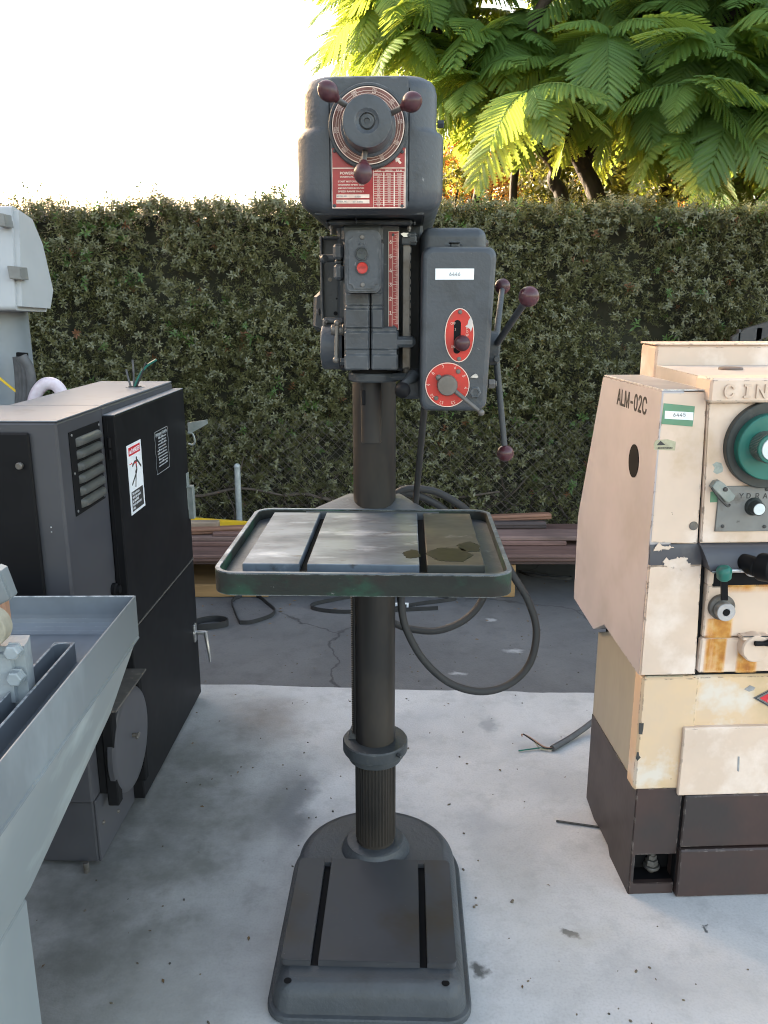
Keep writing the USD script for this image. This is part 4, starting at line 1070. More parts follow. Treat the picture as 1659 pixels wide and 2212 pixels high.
c0, c1 = L('N5', 330, 1420, Y=-.325), L('N5', 470, 1420, Y=-.325)
put('clamp_boss', MB().cyl(c0, c1, .0098).cyl(c1, c1 + [.003, 0, 0], .0112, seg=12).cyl(c1 + [.003, 0, 0], c1 + [.022, 0, -.002], .0098, .013), worn_steel, press)
q0, q1 = L('N5', 402, 1335, Y=-.336), L('N5', 388, 1795, Y=-.34)
put('clamp_handle', MB().cyl(q0, q1, .0036, .0042).ball(q1, .0062, sub=2).ball(q0, .0062, sub=2), worn_steel, press)
c0 = L('N5', 442, 1812, Y=-.33); put('drum_bolt', MB().cyl(c0, c0 + [.010, 0, 0], .0075, seg=6).cyl(c0 + [.01, 0, 0], c0 + [.026, 0, 0], .009, .012), press_dark, press)
# lower ring, quill, feed collar
zr0, zr1 = L('N5', 800, 2080, Y=-.345)[2], L('N5', 800, 1968, Y=-.345)[2]
m = MB(); qx = .0035
a = PF.span('N5', 522, 1965, 1170, 2080, -.345)
m.lathe([(.02, 0), (.047, 0), (.05, .003), (.0505, .012), (.0505, zr1 - zr0 - .003), (.049, zr1 - zr0), (.02, zr1 - zr0)], (a[0] + .0505, -.296, zr0), (0, 0, 1), 48)
m.box(a[0] + .06, .105, -.335, -.26, zr0 + .004, zr1, .006)
put('feed_collar', m, press_dark, press)
put('quill_gap', MB().lathe([(.044, 0), (.044, .012)], (a[0] + .0505, -.296, zr1 - .001), (0, 0, 1), 40), black_matt, press)
qz = L('D', 430, 497, Y=-.317)[2]
put('quill', MB().lathe([(.0185, 0), (.0202, .002), (.0202, .13)], (qx, -.298, qz), (0, 0, 1), 40), column_steel, press, 40)
a = PF.span('D', 370, 142, 398, 242, -.316)
put('drift_slot', MB().rbox(a[0], a[1], -.3166, -.309, a[2], a[3], .003), black_matt, press)
a = [L('N5', *s, Y=w) for *s, w in ((1345, 2000, -.35), (1300, 2040, -.38), (1235, 2090, -.40), (1222, 2140, -.41))]
put('feed_lever', MB().tube(a, [.013, .007, .005], 10, 5), press_dark, press, 50)
put('lever_ball', MB().ball(L('N5', 1217, 2170, Y=-.415), .0146), black_paint, press, True)
m = MB(); fbox(m, 'N5', 1180, 1990, 1480, 2290, -.33, -.26, .014, .014); put('lever_housing', m, press_dark, press, 40)

# feed gearbox on the right
a = PF.span('C', 244, 266, 858, 1706, -.415)
gb = MB(); x0, x1, z0, z1 = a
def gring(y, ins):
    r_ = .017 - ins * .3
    ring = rring(x0 + ins, x1 - ins, z0 + ins, z1 - ins, r_, 0, 7)
    px, pz = ring[:, 0].copy(), ring[:, 1].copy()
    t = np.clip((z0 + .09 - pz) / .09, 0, 1); px = np.where(px > (x0 + x1) / 2, px - .012 * t, px)
    return np.c_[px, np.full(len(px), y), pz]
gb.loft([gring(y, i) for y, i in ((-.15, .0), (-.402, 0), (-.410, .002), (-.4135, .0055), (-.415, .010))][::-1])
gbx = put('feed_gearbox', gb, press_grey, press, 40)
m = MB(); fbox(m, 'C', 236, 96, 800, 700, -.30, -.05, .02, .02); put('gearbox_hood', m, press_grey, press, 40)
m = MB(); fbox(m, 'C', 486, 222, 584, 236, -.345, -.315, .002); fbox(m, 'C', 495, 234, 575, 275, -.34, -.32, .002); fbox(m, 'C', 575, 246, 606, 256, -.335, -.325, .001); put('oil_cap', m, press_dark, press)
for x, y, Y_ in ((808, 240, -.2), (876, 386, -.33), (880, 1462, -.35)):
    c = L('C', x, y, Y=Y_); put('side_bolt', MB().cyl(c - [.012, 0, 0], c, .0095, seg=6).cyl(c, c + [.0035, 0, 0], .006), worn_steel, press)
GY = -.4152
a = PF.span('C', 364, 459, 699, 556, GY)
st_ = put('stock_label', MB().box(a[0], a[1], GY - .0004, GY + .0006, a[2], a[3], 0), white_print, press)
c = L('C', 533, 523, Y=GY - .0005); put('lettering', MB().text('6446', abs(L('C', 0, 0, Y=GY)[2] - L('C', 0, 32, Y=GY)[2]), c, EX, EZ, .0003, False, 'c', abs(a[1] - a[0]) * .28), print_dark, st_, False)
c = L('C', 573, 1041, Y=GY); e = L('C', 449, 804, Y=GY); rx, rz = c[0] - e[0], e[2] - c[2]
slotc, s0_, s1_ = L('C', 576, 0, Y=GY)[0], L('C', 0, 1070, Y=GY)[2], L('C', 0, 908, Y=GY)[2]
slot = sg.LineString([(slotc, s0_ - .02), (slotc, s1_ - .006)]).buffer(.0063)
put('slot_shadow', MB().poly(slot.buffer(-.0002), (0, GY + .0012, 0), EX, EZ, 0, .0013), black_matt, press)
oval = ellipse(c[0], c[2], rx, rz)
op = put('power_feed_plate', MB().poly(oval.difference(slot), (0, GY + .0008, 0), EX, EZ, 0, .0016), red_bright, press)
chip = sg.Polygon([(L('C', x, y, Y=GY)[0], L('C', x, y, Y=GY)[2]) for x, y in ((672, 875), (690, 920), (688, 965), (672, 1010), (664, 985), (640, 970), (622, 965), (645, 945), (650, 915), (662, 895))])
W_ = MB().poly(oval.difference(ellipse(c[0], c[2], rx - .0013, rz - .0013)), (0, GY - .0008, 0), EX, EZ, 0, .0003)
for s, x, y, h, w in (('OFF', 518, 948, 22, 42), ('ON', 516, 1152, 22, 30), ('I', 537, 998, 18, None)):
    q = L('C', x, y, Y=GY - .0009); W_.text(s, h * .00021, q, EX, EZ, .0003, False, 'c', w and w * .0002)
for s, y in zip('POWER', (990, 1018, 1048, 1078, 1108)):
    q = L('C', 640, y, Y=GY - .0009); W_.text(s, .0042, q, EX, EZ, .0003, False, 'c')
put('printing', W_, cream_print, op, False)
put('chipped_paint', MB().poly(chip, (0, GY - .0008, 0), EX, EZ, 0, .0003), tape_clear, op, False)
put('feed_knob', MB().ball(L('C', 597, 1110, Y=-.432), .0142).cyl(L('C', 590, 1090, Y=-.40), L('C', 597, 1110, Y=-.43), .004), knob_maroon, press, True)
for x, y in ((579, 838), (570, 1246)):
    screw(press, L('C', x, y, Y=GY - .0008), .0038)
c = L('C', 468, 1472, Y=GY); rD = abs(L('C', 275, 1472, Y=GY)[0] - c[0])
fd = put('feed_dial', MB().lathe([(rD, 0), (rD, .0018), (rD - .0008, .0024), (.01, .0024)], (c[0], GY + .0006, c[2]), (0, -1, 0), 56), red_bright, press)
W_ = MB().lathe([(rD - .0015, 0), (rD - .0015, .0004), (rD - .0003, .0004), (rD - .0003, 0)], (c[0], GY - .0019, c[2]), (0, -1, 0), 56, False)
for s, x, y in (('7', 430, 1312), ('6', 536, 1322), ('5', 612, 1394), ('4', 627, 1498), ('8', 338, 1366), ('9', 296, 1470), ('10', 330, 1572), ('11', 412, 1632), ('12', 520, 1632)):
    q = L('C', x, y, Y=GY); rad = unit([q[0] - c[0], 0, q[2] - c[2]]); tn = np.array([rad[2], 0, -rad[0]])
    W_.text(s, .0048, np.array([c[0], GY - .0018, c[2]]) + rad * (rD - .0078) - rad * .0012, tn, rad, .0003, False, 'c')
    b0 = np.array([c[0], GY - .0018, c[2]]) + rad * (rD - .0034); W_.tube([b0, b0 + rad * .0022], .0004, 4, smooth=False)
put('printing', W_, cream_print, fd, False)
hc = L('C', 468, 1478, Y=-.432)
put('feed_dial_hub', MB().lathe([(.0185, 0), (.0182, .016), (.017, .018), (.0, .0182)], (hc[0], -.4176, hc[2]), (0, -1, 0), 36), worn_steel, press, 40)
p0_, p1_ = L('C', 545, 1535, Y=-.428), L('C', 762, 1714, Y=-.442)
put('feed_dial_lever', MB().cyl(p0_ - unit(p1_ - p0_) * .01, p1_, .0042, .0034).ball(p1_, .0062, sub=2), worn_steel, press, 50)
put('feed_stop_pin', MB().ball(L('C', 393, 1410, Y=-.424), .0058, sub=2), worn_steel, press, True)
for x, y in ((563, 1355), (371, 1588)):
    screw(press, L('C', x, y, Y=GY - .0018), .0042)
m = MB(); face(m, 'C', [(668, 1408), (690, 1388), (712, 1376), (728, 1382), (738, 1405), (725, 1414)], -.4185, -.414); put('feed_pointer', m, bright_steel, press)
c = L('C', 709, 1536, Y=-.416); put('hex_nut', MB().lathe([(.0115, 0), (.0115, .002), (.0105, .0022), (.0105, .006), (.0095, .0068), (.0068, .0068), (.0064, .004), (0, .004)], (c[0], -.4145, c[2]), (0, -1, 0), 6).lathe([(.0112, 0), (.0112, .0014)], (c[0], -.4142, c[2]), (0, -1, 0), 20), press_grey, press, 20)
# capstan
hz = L('C', 0, 1150, Y=-.25)[2]; hx0, hx1 = L('C', 850, 0, Y=-.25)[0], L('C', 950, 0, Y=-.25)[0]
put('capstan_hub', MB().lathe([(.02, -.03), (.021, 0), (.0325, .001), (.0335, .003), (.0335, hx1 - hx0 - .003), (.031, hx1 - hx0), (.012, hx1 - hx0 + .0005), (.011, hx1 - hx0 + .003)], (hx0, -.25, hz), (1, 0, 0), 40), press_dark, press, 35)
for (ax_, ay, aY), (bx_, by, bY), (cx_, cy_, cY), rad in (((898, 1030, -.235), (942, 650, -.085), (948, 615, -.07), .0170), ((905, 1105, -.285), (1125, 780, -.475), (1178, 703, -.52), .0170), ((893, 1240, -.25), (966, 2005, -.265), (972, 2068, -.266), .0170)):
    p0_, p1_, p2_ = L('C', ax_, ay, Y=aY), L('C', bx_, by, Y=bY), L('C', cx_, cy_, Y=cY)
    hn = put('feed_handle', MB().cyl(p0_, p2_, .0066, .0058), press_dark, press, 50)
    put('handle_ball', MB().ball(p2_, rad), knob_maroon, hn, True)
c = L('C', 897, 1246, Y=-.275); put('hub_set_screw', MB().cyl(c + [0, .01, 0], c - [0, .006, 0], .006), press_dark, press)
put('wire_conduit', MB().tube([L('C', 272, 1650, Y=-.13), L('D', 775, 330, Y=-.12), L('D', 750, 600, Y=-.06), L('D', 722, 900, Y=.0)], .0078, 10, 6), black_rubber, press, 60)
# power cable
Yc = .10
c1_ = [L(*q, Y=y) for *q, y in (('E', 830, 120, .06), ('E', 930, 35, .08), ('E', 1060, 36, .1), ('E', 1150, 75, .11), ('E', 1240, 140, .12), ('E', 1360, 290, .1), ('E', 1450, 440, .06), ('E', 1520, 560, .05), ('E', 1555, 700, .04), ('E', 1520, 850, .03), ('E', 1420, 945, .02), ('E', 1290, 975, .0), ('E', 1150, 935, -.01), ('E', 1030, 830, -.02), ('E', 950, 690, -.02), ('E', 925, 580, -.01), ('E', 922, 480, .02))]
put('power_cable', MB().tube(c1_, .0095, 10, 8), black_rubber, press, 60)
c2_ = [L(*q, Y=y) for *q, y in (('E', 860, 70, .075), ('E', 960, 50, .09), ('E', 1060, 85, .1), ('E', 1140, 140, .11), ('E', 1250, 260, .13), ('E', 1330, 420, .13), ('E', 1300, 550, .12), ('E', 1220, 640, .11), ('E', 1100, 690, .1), ('E', 980, 685, .1), ('E', 890, 655, .1), ('E', 820, 600, .1), ('E', 800, 450, .1))]
put('power_cable', MB().tube(c2_, .0095, 10, 8), black_rubber, press, 60)

# ------------------------------------------------------------------ black control cabinet on the left
o = WORLD.at('H', 620, 1930, Z=0)
CF = Frame(o[0], o[1], -1.6); C_ = CF.at
cab = thing('control_cabinet', 'black and dark grey machine control cabinet with louvres and a danger sign', 'control cabinet', CF)
CT = 1.222; BACK = 1.09
CXL = -1.25
m = MB()
m.box(CXL, 0, 0, .302, .20, CT - .0, .006)
put('front_body', m, cabinet_grey, cab)
b1, b2 = C_('K', 735, 1480, Z=CT), C_('K', 60, 1655, Z=CT)
RXL, BACK = (b1[0] + b2[0]) / 2, b1[1]
m = MB().box(RXL, -.004, .306, BACK, .03, CT - .002, .006)
put('rear_body', m, cabinet_grey, cab)
top_pts = [(-.001, .003), (-.001, .300), (CXL, .300), (CXL, .003)]
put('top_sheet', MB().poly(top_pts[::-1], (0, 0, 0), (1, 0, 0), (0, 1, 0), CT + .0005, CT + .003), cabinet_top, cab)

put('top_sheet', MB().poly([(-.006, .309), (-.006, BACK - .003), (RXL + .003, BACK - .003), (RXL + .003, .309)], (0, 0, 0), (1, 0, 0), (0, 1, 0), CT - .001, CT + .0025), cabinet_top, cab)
# front door, nearly black
a = CF.span('G', -200, 432, 305, 1530, -.012)
put('front_door', MB().box(CXL + .03, a[1], -.014, -.002, .24, a[3], .004), black_paint, cab)
c = C_('G', 140, 650, Y=-.015); put('front_door_knob', MB().lathe([(.006, 0), (.006, .004), (.0085, .006), (.0085, .013), (.006, .015)], c + [0, .001, 0], (0, -1, 0), 20), worn_steel, cab)
c = C_('G', 342, 1065, Y=-.003); put('front_screw', MB().ball(c, .0025, sub=1).ball(c - [0, 0, .012], .002, sub=1), bright_steel, cab)
# louvre plate on the right face
SX, SY = np.array([0, 1., 0]), EZ                  # a face towards +x: ex = +y, ey = +z


def side(k, x, y, X):
    q = C_(k, x, y, X=X); return np.array([q[1], q[2]])


lp = np.array([side('G', *q, .002) for q in ((462, 428), (665, 355), (705, 870), (510, 995))])
ly0, ly1, lz0, lz1 = lp[[0, 3], 0].mean(), lp[[1, 2], 0].mean(), lp[2:, 1].mean(), lp[:2, 1].mean()
lv = put('louvre_plate', MB().box(0, .0025, ly0, ly1, lz0, lz1, .0005), black_matt, cab)
louvre_look = look('louvre_look', (.05, .052, .05), (.07, .07, .066), 12, rough=.4, rough2=.5)
hgt = (lz1 - lz0)
for k in range(6):
    zc = lz1 - hgt * (.15 + k * .148)
    w0, w1 = ly0 + .036, ly1 - .012
    n = 9; sec = [(0.0025, .0125), (.013, .010), (.017, .003), (.017, -.006), (.0025, -.0115)]
    pts = []
    for yy, sc_ in ((w0, .25), (w0 + .006, .75), (w0 + .016, 1), (w1 - .016, 1), (w1 - .006, .75), (w1, .25)):
        pts += [[.0025 + (sx - .0025) * sc_, yy, zc + sz * (.8 + .2 * sc_)] for sx, sz in sec]
    put('louvre', MB().hull(pts), louvre_look, lv, 50)
for q in ((480, 450), (662, 378), (502, 706), (682, 614), (525, 958), (700, 850)):
    w = side('G', *q, .003); put('screw', MB().lathe([(.0038, 0), (.0036, .0014), (.001, .0022)], (.0025, w[0], w[1]), (1, 0, 0), 12), bright_steel, lv)
# tall door proud of the right face
DXF = .032
dq = {n: side(*q, DXF) for n, q in dict(tf=('p', 246, 895), tb=('p', 396, 843), bf=('p', 322, 1707), bb=('p', 432, 1503)).items()}
dy0, dy1, dz1 = dq['tf'][0], dq['tb'][0], (dq['tf'][1] + dq['tb'][1]) / 2
m = MB().box(0, DXF, dy0, dy1, .45, dz1, .003)
seam0 = side('H', 866, 388, DXF); seam1 = side('H', 1205, 5, DXF)
zs_ = (seam0[1] + seam1[1]) / 2
m = MB().box(-.003, DXF, dy0, dy1, zs_ + .003, dz1, .003)
door = put('upper_door', m, black_paint, cab)
put('lower_door', MB().box(-.003, DXF, dy0, dy1, .018, zs_ - .003, .003), black_paint, cab)
put('door_trim', MB().box(-.003, DXF + .0015, dy0 + .001, dy1 - .001, zs_ - .0028, zs_ + .0028, .001), look('trim_look', (.07, .065, .06), None, 20, rough=.4), cab)
put('door_lip', MB().box(-.002, DXF - .001, dy0 + .002, dy1, dz1 + .0004, dz1 + .003, .001), cabinet_top, cab)
put('hinge_strip', MB().box(.0005, .012, .303, dy0 - .001, .2, dz1 - .002, .001), black_matt, cab)
for q in ((765, 560), (765, 480)):
    w = side('G', *q, .012); put('hinge', MB().cyl((.014, dy0 - .004, w[1] - .014), (.014, dy0 - .004, w[1] + .014), .005), black_paint, cab)
# danger sign
sq = np.array([side('N1', *q, DXF + .001) for q in ((88, 522), (357, 395), (457, 1672), (193, 1865))])
sy0, sy1, sz0, sz1 = sq[[0, 3], 0].mean(), sq[[1, 2], 0].mean(), sq[2:, 1].mean(), sq[:2, 1].mean()
X1 = DXF + .0012
sign = put('danger_sign', MB().box(DXF, X1, sy0, sy1, sz0, sz1, 0), white_print, cab)
SW, SH = sy1 - sy0, sz1 - sz0


def sface(mb, pts, lift=.0003, base=0.):      # outline in the sign's own 0..1 square
    return mb.poly([(sy0 + p[0] * SW, sz0 + p[1] * SH) for p in pts], (X1 + base, 0, 0), SX, SY, 0, lift)


def so(x, y):
    return np.array([X1, sy0 + x * SW, sz0 + y * SH])


danger_red = look('danger_red', lin(196, 42, 52), None, 20, rough=.45)
put('sign_header', sface(MB(), [(.09, .84), (.91, .84), (.91, .96), (.09, .96)]), danger_red, sign, False)
m = MB().text('DANGER', .0125, so(.29, .868) + [.0004, 0, 0], SX, SY, .0003, True, 'l', SW * .58); sface(m, [(.13, .868), (.27, .868), (.2, .925)], .0007)
put('lettering', m, white_print, sign, False)
put('sign_footer', sface(MB(), [(.09, .04), (.91, .04), (.91, .325), (.09, .325)]), print_dark, sign, False)
m = MB()
for k, t in enumerate(('This enclosure', 'should be opened', 'by qualified', 'service personnel', 'only.')):
    m.text(t, .0076, so(.13, .272 - k * .052) + [.0004, 0, 0], SX, SY, .0003, False, 'l', min(SW * .76, .0046 * len(t)))
put('lettering', m, white_print, sign, False)
fig = MB()


def limb(pts, w):
    g_ = sg.LineString([(sy0 + x * SW, sz0 + y * SH) for x, y in pts]).buffer(w)
    fig.poly(g_, (X1, 0, 0), SX, SY, 0, .0004)


fig.poly(sg.Point(sy0 + .60 * SW, sz0 + .765 * SH).buffer(.0052), (X1, 0, 0), SX, SY, 0, .0004)
limb([(.30, .685), (.45, .725), (.66, .725), (.88, .62)], .0036)
limb([(.56, .71), (.57, .60), (.48, .575)], .0045)
limb([(.55, .57), (.20, .425)], .0034); limb([(.52, .58), (.42, .375)], .0036)
put('pictogram', fig, print_dark, sign, False)
m = MB()
for pts_ in ([(.10, .725), (.2, .72), (.24, .735), (.29, .71)],):
    m.poly(sg.LineString([(sy0 + x * SW, sz0 + y * SH) for x, y in pts_]).buffer(.0012), (X1, 0, 0), SX, SY, 0, .0005)
m.poly(sg.LineString([(sy0 + x * SW, sz0 + y * SH) for x, y in ((.42, .71), (.56, .712), (.56, .66))]).buffer(.002), (X1, 0, 0), SX, SY, .0003, .0006)
put('pictogram', m, danger_red, sign, False)
# rating plate
rq = np.array([side('N1', *q, DXF + .001) for q in ((622, 250), (875, 145), (935, 920), (688, 1075))])
ry0, ry1, rz0, rz1 = rq[[0, 3], 0].mean(), rq[[1, 2], 0].mean(), rq[2:, 1].mean(), rq[:2, 1].mean()
rp = put('rating_plate', MB().poly(rrect(ry0, ry1, rz0, rz1, .006), (DXF, 0, 0), SX, SY, 0, .001), black_paint, cab)
RW, RH = ry1 - ry0, rz1 - rz0
m = MB().poly(rrect(ry0, ry1, rz0, rz1, .006).difference(rrect(ry0 + .0014, ry1 - .0014, rz0 + .0014, rz1 - .0014, .005)), (DXF + .001, 0, 0), SX, SY, 0, .0003)
m.text('Bridgeport Controls', .009, (DXF + .001, ry0 + RW * .07, rz0 + RH * .885), SX, SY, .0003, True, 'l', RW * .86)
m.poly(sg.box(ry0 + RW * .07, rz0 + RH * .865, ry0 + RW * .93, rz0 + RH * .870), (DXF + .001, 0, 0), SX, SY, 0, .0003)
r = np.random.default_rng(4)
for k in range(10):                        # rows of small type too worn to read, some of them filled-in boxes
    z = rz0 + RH * (.80 - k * .072); x = ry0 + RW * r.uniform(.14, .26); x1 = ry0 + RW * r.uniform(.8, .9)
    while x < x1:
        w = RW * r.uniform(.03, .09); tall = .0062 if r.uniform() < .22 else .0036
        if tall > .005:
            w *= 1.5
        m.poly(sg.box(x, z, min(x + w, x1), z + tall), (DXF + .001, 0, 0), SX, SY, 0, .0003); x += w + RW * .018
put('printing', m, look('plate_print', (.4, .42, .43), (.3, .32, .33), 200, rough=.5), rp, False)
# latches and handle on the door's far edge
c = C_('G', 1262, 900, Y=1.02)
pts_ = [C_('G', x, y, Y=1.04) for x, y in ((1255, 365), (1385, 345), (1392, 372), (1262, 445))]
m = MB().hull([p + [0, d, 0] for p in pts_ for d in (0, .006)]); put('latch_bracket', m, zinc, cab)
pts_ = [C_('G', x, y, Y=1.04) for x, y in ((1258, 430), (1290, 440), (1305, 490), (1290, 512), (1262, 505))]
put('latch_hook', MB().tube(pts_, .0035, 6, 4), zinc, cab)
w = side('G', 1245, 700, DXF); w2 = side('G', 1250, 960, DXF)
a0, a1 = C_('G', 1235, 712, X=DXF), C_('G', 1250, 955, X=DXF)
put('hasp_plate', MB().box(DXF, DXF + .003, dy1 - .035, dy1 - .004, a1[2], a0[2], .001), zinc, cab)
a0, a1 = C_('G', 1258, 785, Y=1.0), C_('G', 1310, 1003, Y=1.0)
put('lock_box', MB().box(a0[0], a1[0], .985, 1.01, a1[2], a0[2] - .006, .002).box(a0[0] - .002, a1[0] - .002, .98, 1.013, a0[2] - .006, a0[2], .001), zinc, cab)
h0, h1 = C_('G', 1318, 1765, Y=.97), C_('G', 1372, 1750, Y=.96)
hn = MB().lathe([(.014, 0), (.013, .006), (.008, .008), (.008, np.linalg.norm(h1 - h0))], C_('G', 1300, 1770, X=DXF), (1, 0, 0), 16)
hp = C_('G', 1300, 1770, X=DXF)
hn = MB().lathe([(.016, 0), (.015, .006), (.008, .008), (.008, .045), (.006, .047)], hp, (1, 0, 0), 16)
hn.rbox(hp[0] - .001, hp[0] + .008, hp[1] - .014, hp[1] + .014, hp[2] - .035, hp[2] + .035, .003)
q1, q2 = hp + [.042, 0, .004], hp + [.058, -.01, -.115]
hn.tube([q1, q1 + [.004, 0, -.03], q2 + [-.003, 0, .04], q2], [.009, .0075, .006, .004], 8, 4)
put('door_handle', hn, bright_steel, cab, 50)
# plinth with the drive wheel box
put('plinth', MB().box(-.60, -.006, .012, BACK - .02, .012, .198, .004), cabinet_grey, cab)
put('side_skirt', MB().box(-.006, .001, .015, .30, .012, .199, .002), cabinet_grey, cab)
wx = .062; wc = C_('p', 291.6, 1596, X=wx)
wr = abs(C_('H', 840, 803, X=wx)[2] - C_('H', 840, 1440, X=wx)[2]) / 2
gz = C_('H', 700, 968, X=wx)[2]
gy0, gy1 = C_('H', 690, 968, X=wx - .01)[1], min(dy0 - .004, C_('H', 925, 672, X=wx)[1])
put('wheel_box', MB().box(.001, .022, gy0 + .004, gy1, .2, gz - .006, .002).box(.022, wx - .01, gy0, gy0 + .034, .165, gz - .003, .003).box(.022, wx - .01, gy1 - .03, gy1, .10, gz - .003, .003), black_matt, cab)
put('wheel_guard', MB().box(-.003, wx + .006, gy0 - .004, gy1 + .002, gz - .002, gz + .004, .001), look('guard_look', (.055, .05, .045), (.09, .08, .07), 16, rough=.6, spots=[((.14, .12, .1), 40, .56, .68)]), cab)
wcy = (gy0 + gy1) / 2 + .01
put('drive_wheel', MB().lathe([(wr, 0), (wr + .004, .003), (wr + .004, .016), (wr, .02), (wr - .012, .0225), (.03, .0225)], (wx - .03, wcy, wc[2] + .0), (1, 0, 0), 64), cabinet_grey, cab, 35)
put('wheel_latch', MB().cyl((wx - .008, wcy, wc[2] + .01), (wx + .012, wcy, wc[2] + .01), .006).cyl((wx + .008, wcy - .012, wc[2] + .006), (wx + .008, wcy + .012, wc[2] + .012), .004), worn_steel, cab)
for w in ((.0012, .16, .07), (.0012, .05, .11)):
    put('plinth_bolt', MB().ball(w, .006, sub=1), worn_steel, cab)
for x_, y_ in ((-.03, .05), (-.03, 1.0), (-.5, .05)):
    put('levelling_foot', MB().cyl((x_, y_, 0), (x_, y_, .013), .014), worn_steel, cab)
c = C_('H', 540, 1950, Z=0); put('foot_bolt', MB().cyl((c[0], c[1], 0), (c[0], c[1], .03), .008), worn_steel, cab)
k0 = C_('H', 710, 190, X=.004); put('cable_gland', MB().lathe([(.018, 0), (.018, .01), (.012, .014), (.012, .022)], (0, k0[1], k0[2]), (1, 0, 0), 14), black_matt, cab)
# wire ends standing out of a hole in the top
hc_ = C_('K', 980, 1520, Z=CT + .003)
put('wire_hole', MB().lathe([(.03, 0), (.03, .002), (.024, .002)], (hc_[0], hc_[1], CT + .0024), (0, 0, 1), 20), cabinet_top, cab)
put('wire_hole_dark', MB().cyl((hc_[0], hc_[1], CT + .0026), (hc_[0], hc_[1], CT + .0052), .022, b=0), black_matt, cab)
for mt, pts_ in ((cable_grey, ((950, 1518), (930, 1450), (915, 1390))), (cable_grey, ((972, 1515), (970, 1420), (962, 1320))), (teal, ((975, 1518), (1010, 1440), (1060, 1370), (1135, 1320))), (black_rubber, ((990, 1518), (1025, 1430), (1060, 1345)))):
    put('wire', MB().tube([C_('K', x, y, Y=hc_[1] + .004 * i) for i, (x, y) in enumerate(pts_)], .0034 if mt is not teal else .0042, 6, 5), mt, cab, 60)

# ------------------------------------------------------------------ pale milling machine at the far left
MF = Frame(-1.65, 3.25, 0); M_ = MF.at
mill = thing('milling_machine', 'pale grey milling machine head and column behind the black cabinet at the left edge', 'milling machine', MF)
hxr = M_('K', 140, 800, Y=-.1)[0]
side_ = [M_('K', x, y, X=hxr) for x, y in ((122, 196), (238, 276), (318, 470), (398, 822), (374, 975), (150, 962))]
shp = sg.Polygon([(p[1], p[2]) for p in side_]).buffer(-.015).buffer(.015, quad_segs=5)
put('head_cover', MB().poly(shp, (hxr - .9, 0, 0), (0, 1, 0), (0, 0, 1), 0, .9, .02), mill_grey, mill, 35)
for pts_ in (((62, 645), (146, 652), (158, 735), (78, 728)), ((-30, 258), (32, 268), (46, 352), (-20, 345))):
    yb_ = side_[0][1] - .004 if False else M_('K', 140, 800, Y=-.1)[1]
    q = sg.Polygon([(p[0], p[2]) for p in [M_('K', x, y, Y=yb_ - .004) for x, y in pts_]]).buffer(.003)
    put('cover_pad', MB().poly(q, (0, yb_ + .05, 0), EX, EZ, 0, .062, .004), plate_grey, mill)
c0, c1 = M_('K', 170, 985, Y=.16), M_('K', 245, 1660, Y=.16)
left = -.75
m = MB(); rad = .19
zc0, zc1 = c1[2] - .7, c0[2] + .12
xr0 = c1[0] + (c1[0] - c0[0]) / (c1[2] - c0[2]) * (zc0 - c1[2]); xr1 = c0[0]
rings = []
for z in np.linspace(zc0, zc1, 4):
    xr_ = np.interp(z, [c1[2], c0[2]], [c1[0], c0[0]]) if z > c1[2] else c1[0] + .02
    rings.append(rring(xr_ - .62, xr_, -.02, .34, .17, z, 10))
put('column', m.loft(rings), mill_column, mill, 40)
put('base', MB().box(c1[0] - .7, c1[0] - .02, -.08, .4, 0, zc0 + .01, .02), mill_column, mill)
a = [M_('K', x, y, Y=-.035) for x, y in ((118, 1275), (182, 1280), (186, 1345), (118, 1340))]
put('cable_slot', MB().poly(sg.Polygon([(p[0], p[2]) for p in a]).buffer(.004), (0, -.015, 0), EX, EZ, 0, .012), black_matt, mill)
for k, pts_ in enumerate((((128, 1300), (140, 1400), (146, 1520), (143, 1660)), ((140, 1298), (165, 1400), (170, 1520), (168, 1660)), ((150, 1296), (188, 1390), (196, 1520), (194, 1660)), ((160, 1295), (210, 1380), (228, 1500), (222, 1660)))):
    put('hanging_cable', MB().tube([M_('K', x, y, Y=-.04 - .008 * k) for x, y in pts_], .019, 8, 6), cable_grey, mill, 60)
put('coolant_hose', MB().tube([M_('K', x, y, Y=-.10) for x, y in ((232, 1680), (262, 1570), (310, 1508), (360, 1492), (410, 1510), (445, 1560), (455, 1640))], .024, 10, 6), pink_hose, mill, 60, label='pinkish white hose arching beside the column')
put('yellow_cord', MB().tube([M_('K', x, y, Y=-.05) for x, y in ((-20, 1440), (40, 1490), (90, 1530), (135, 1565))], .005, 6, 5), yellow_paint, mill, 60)

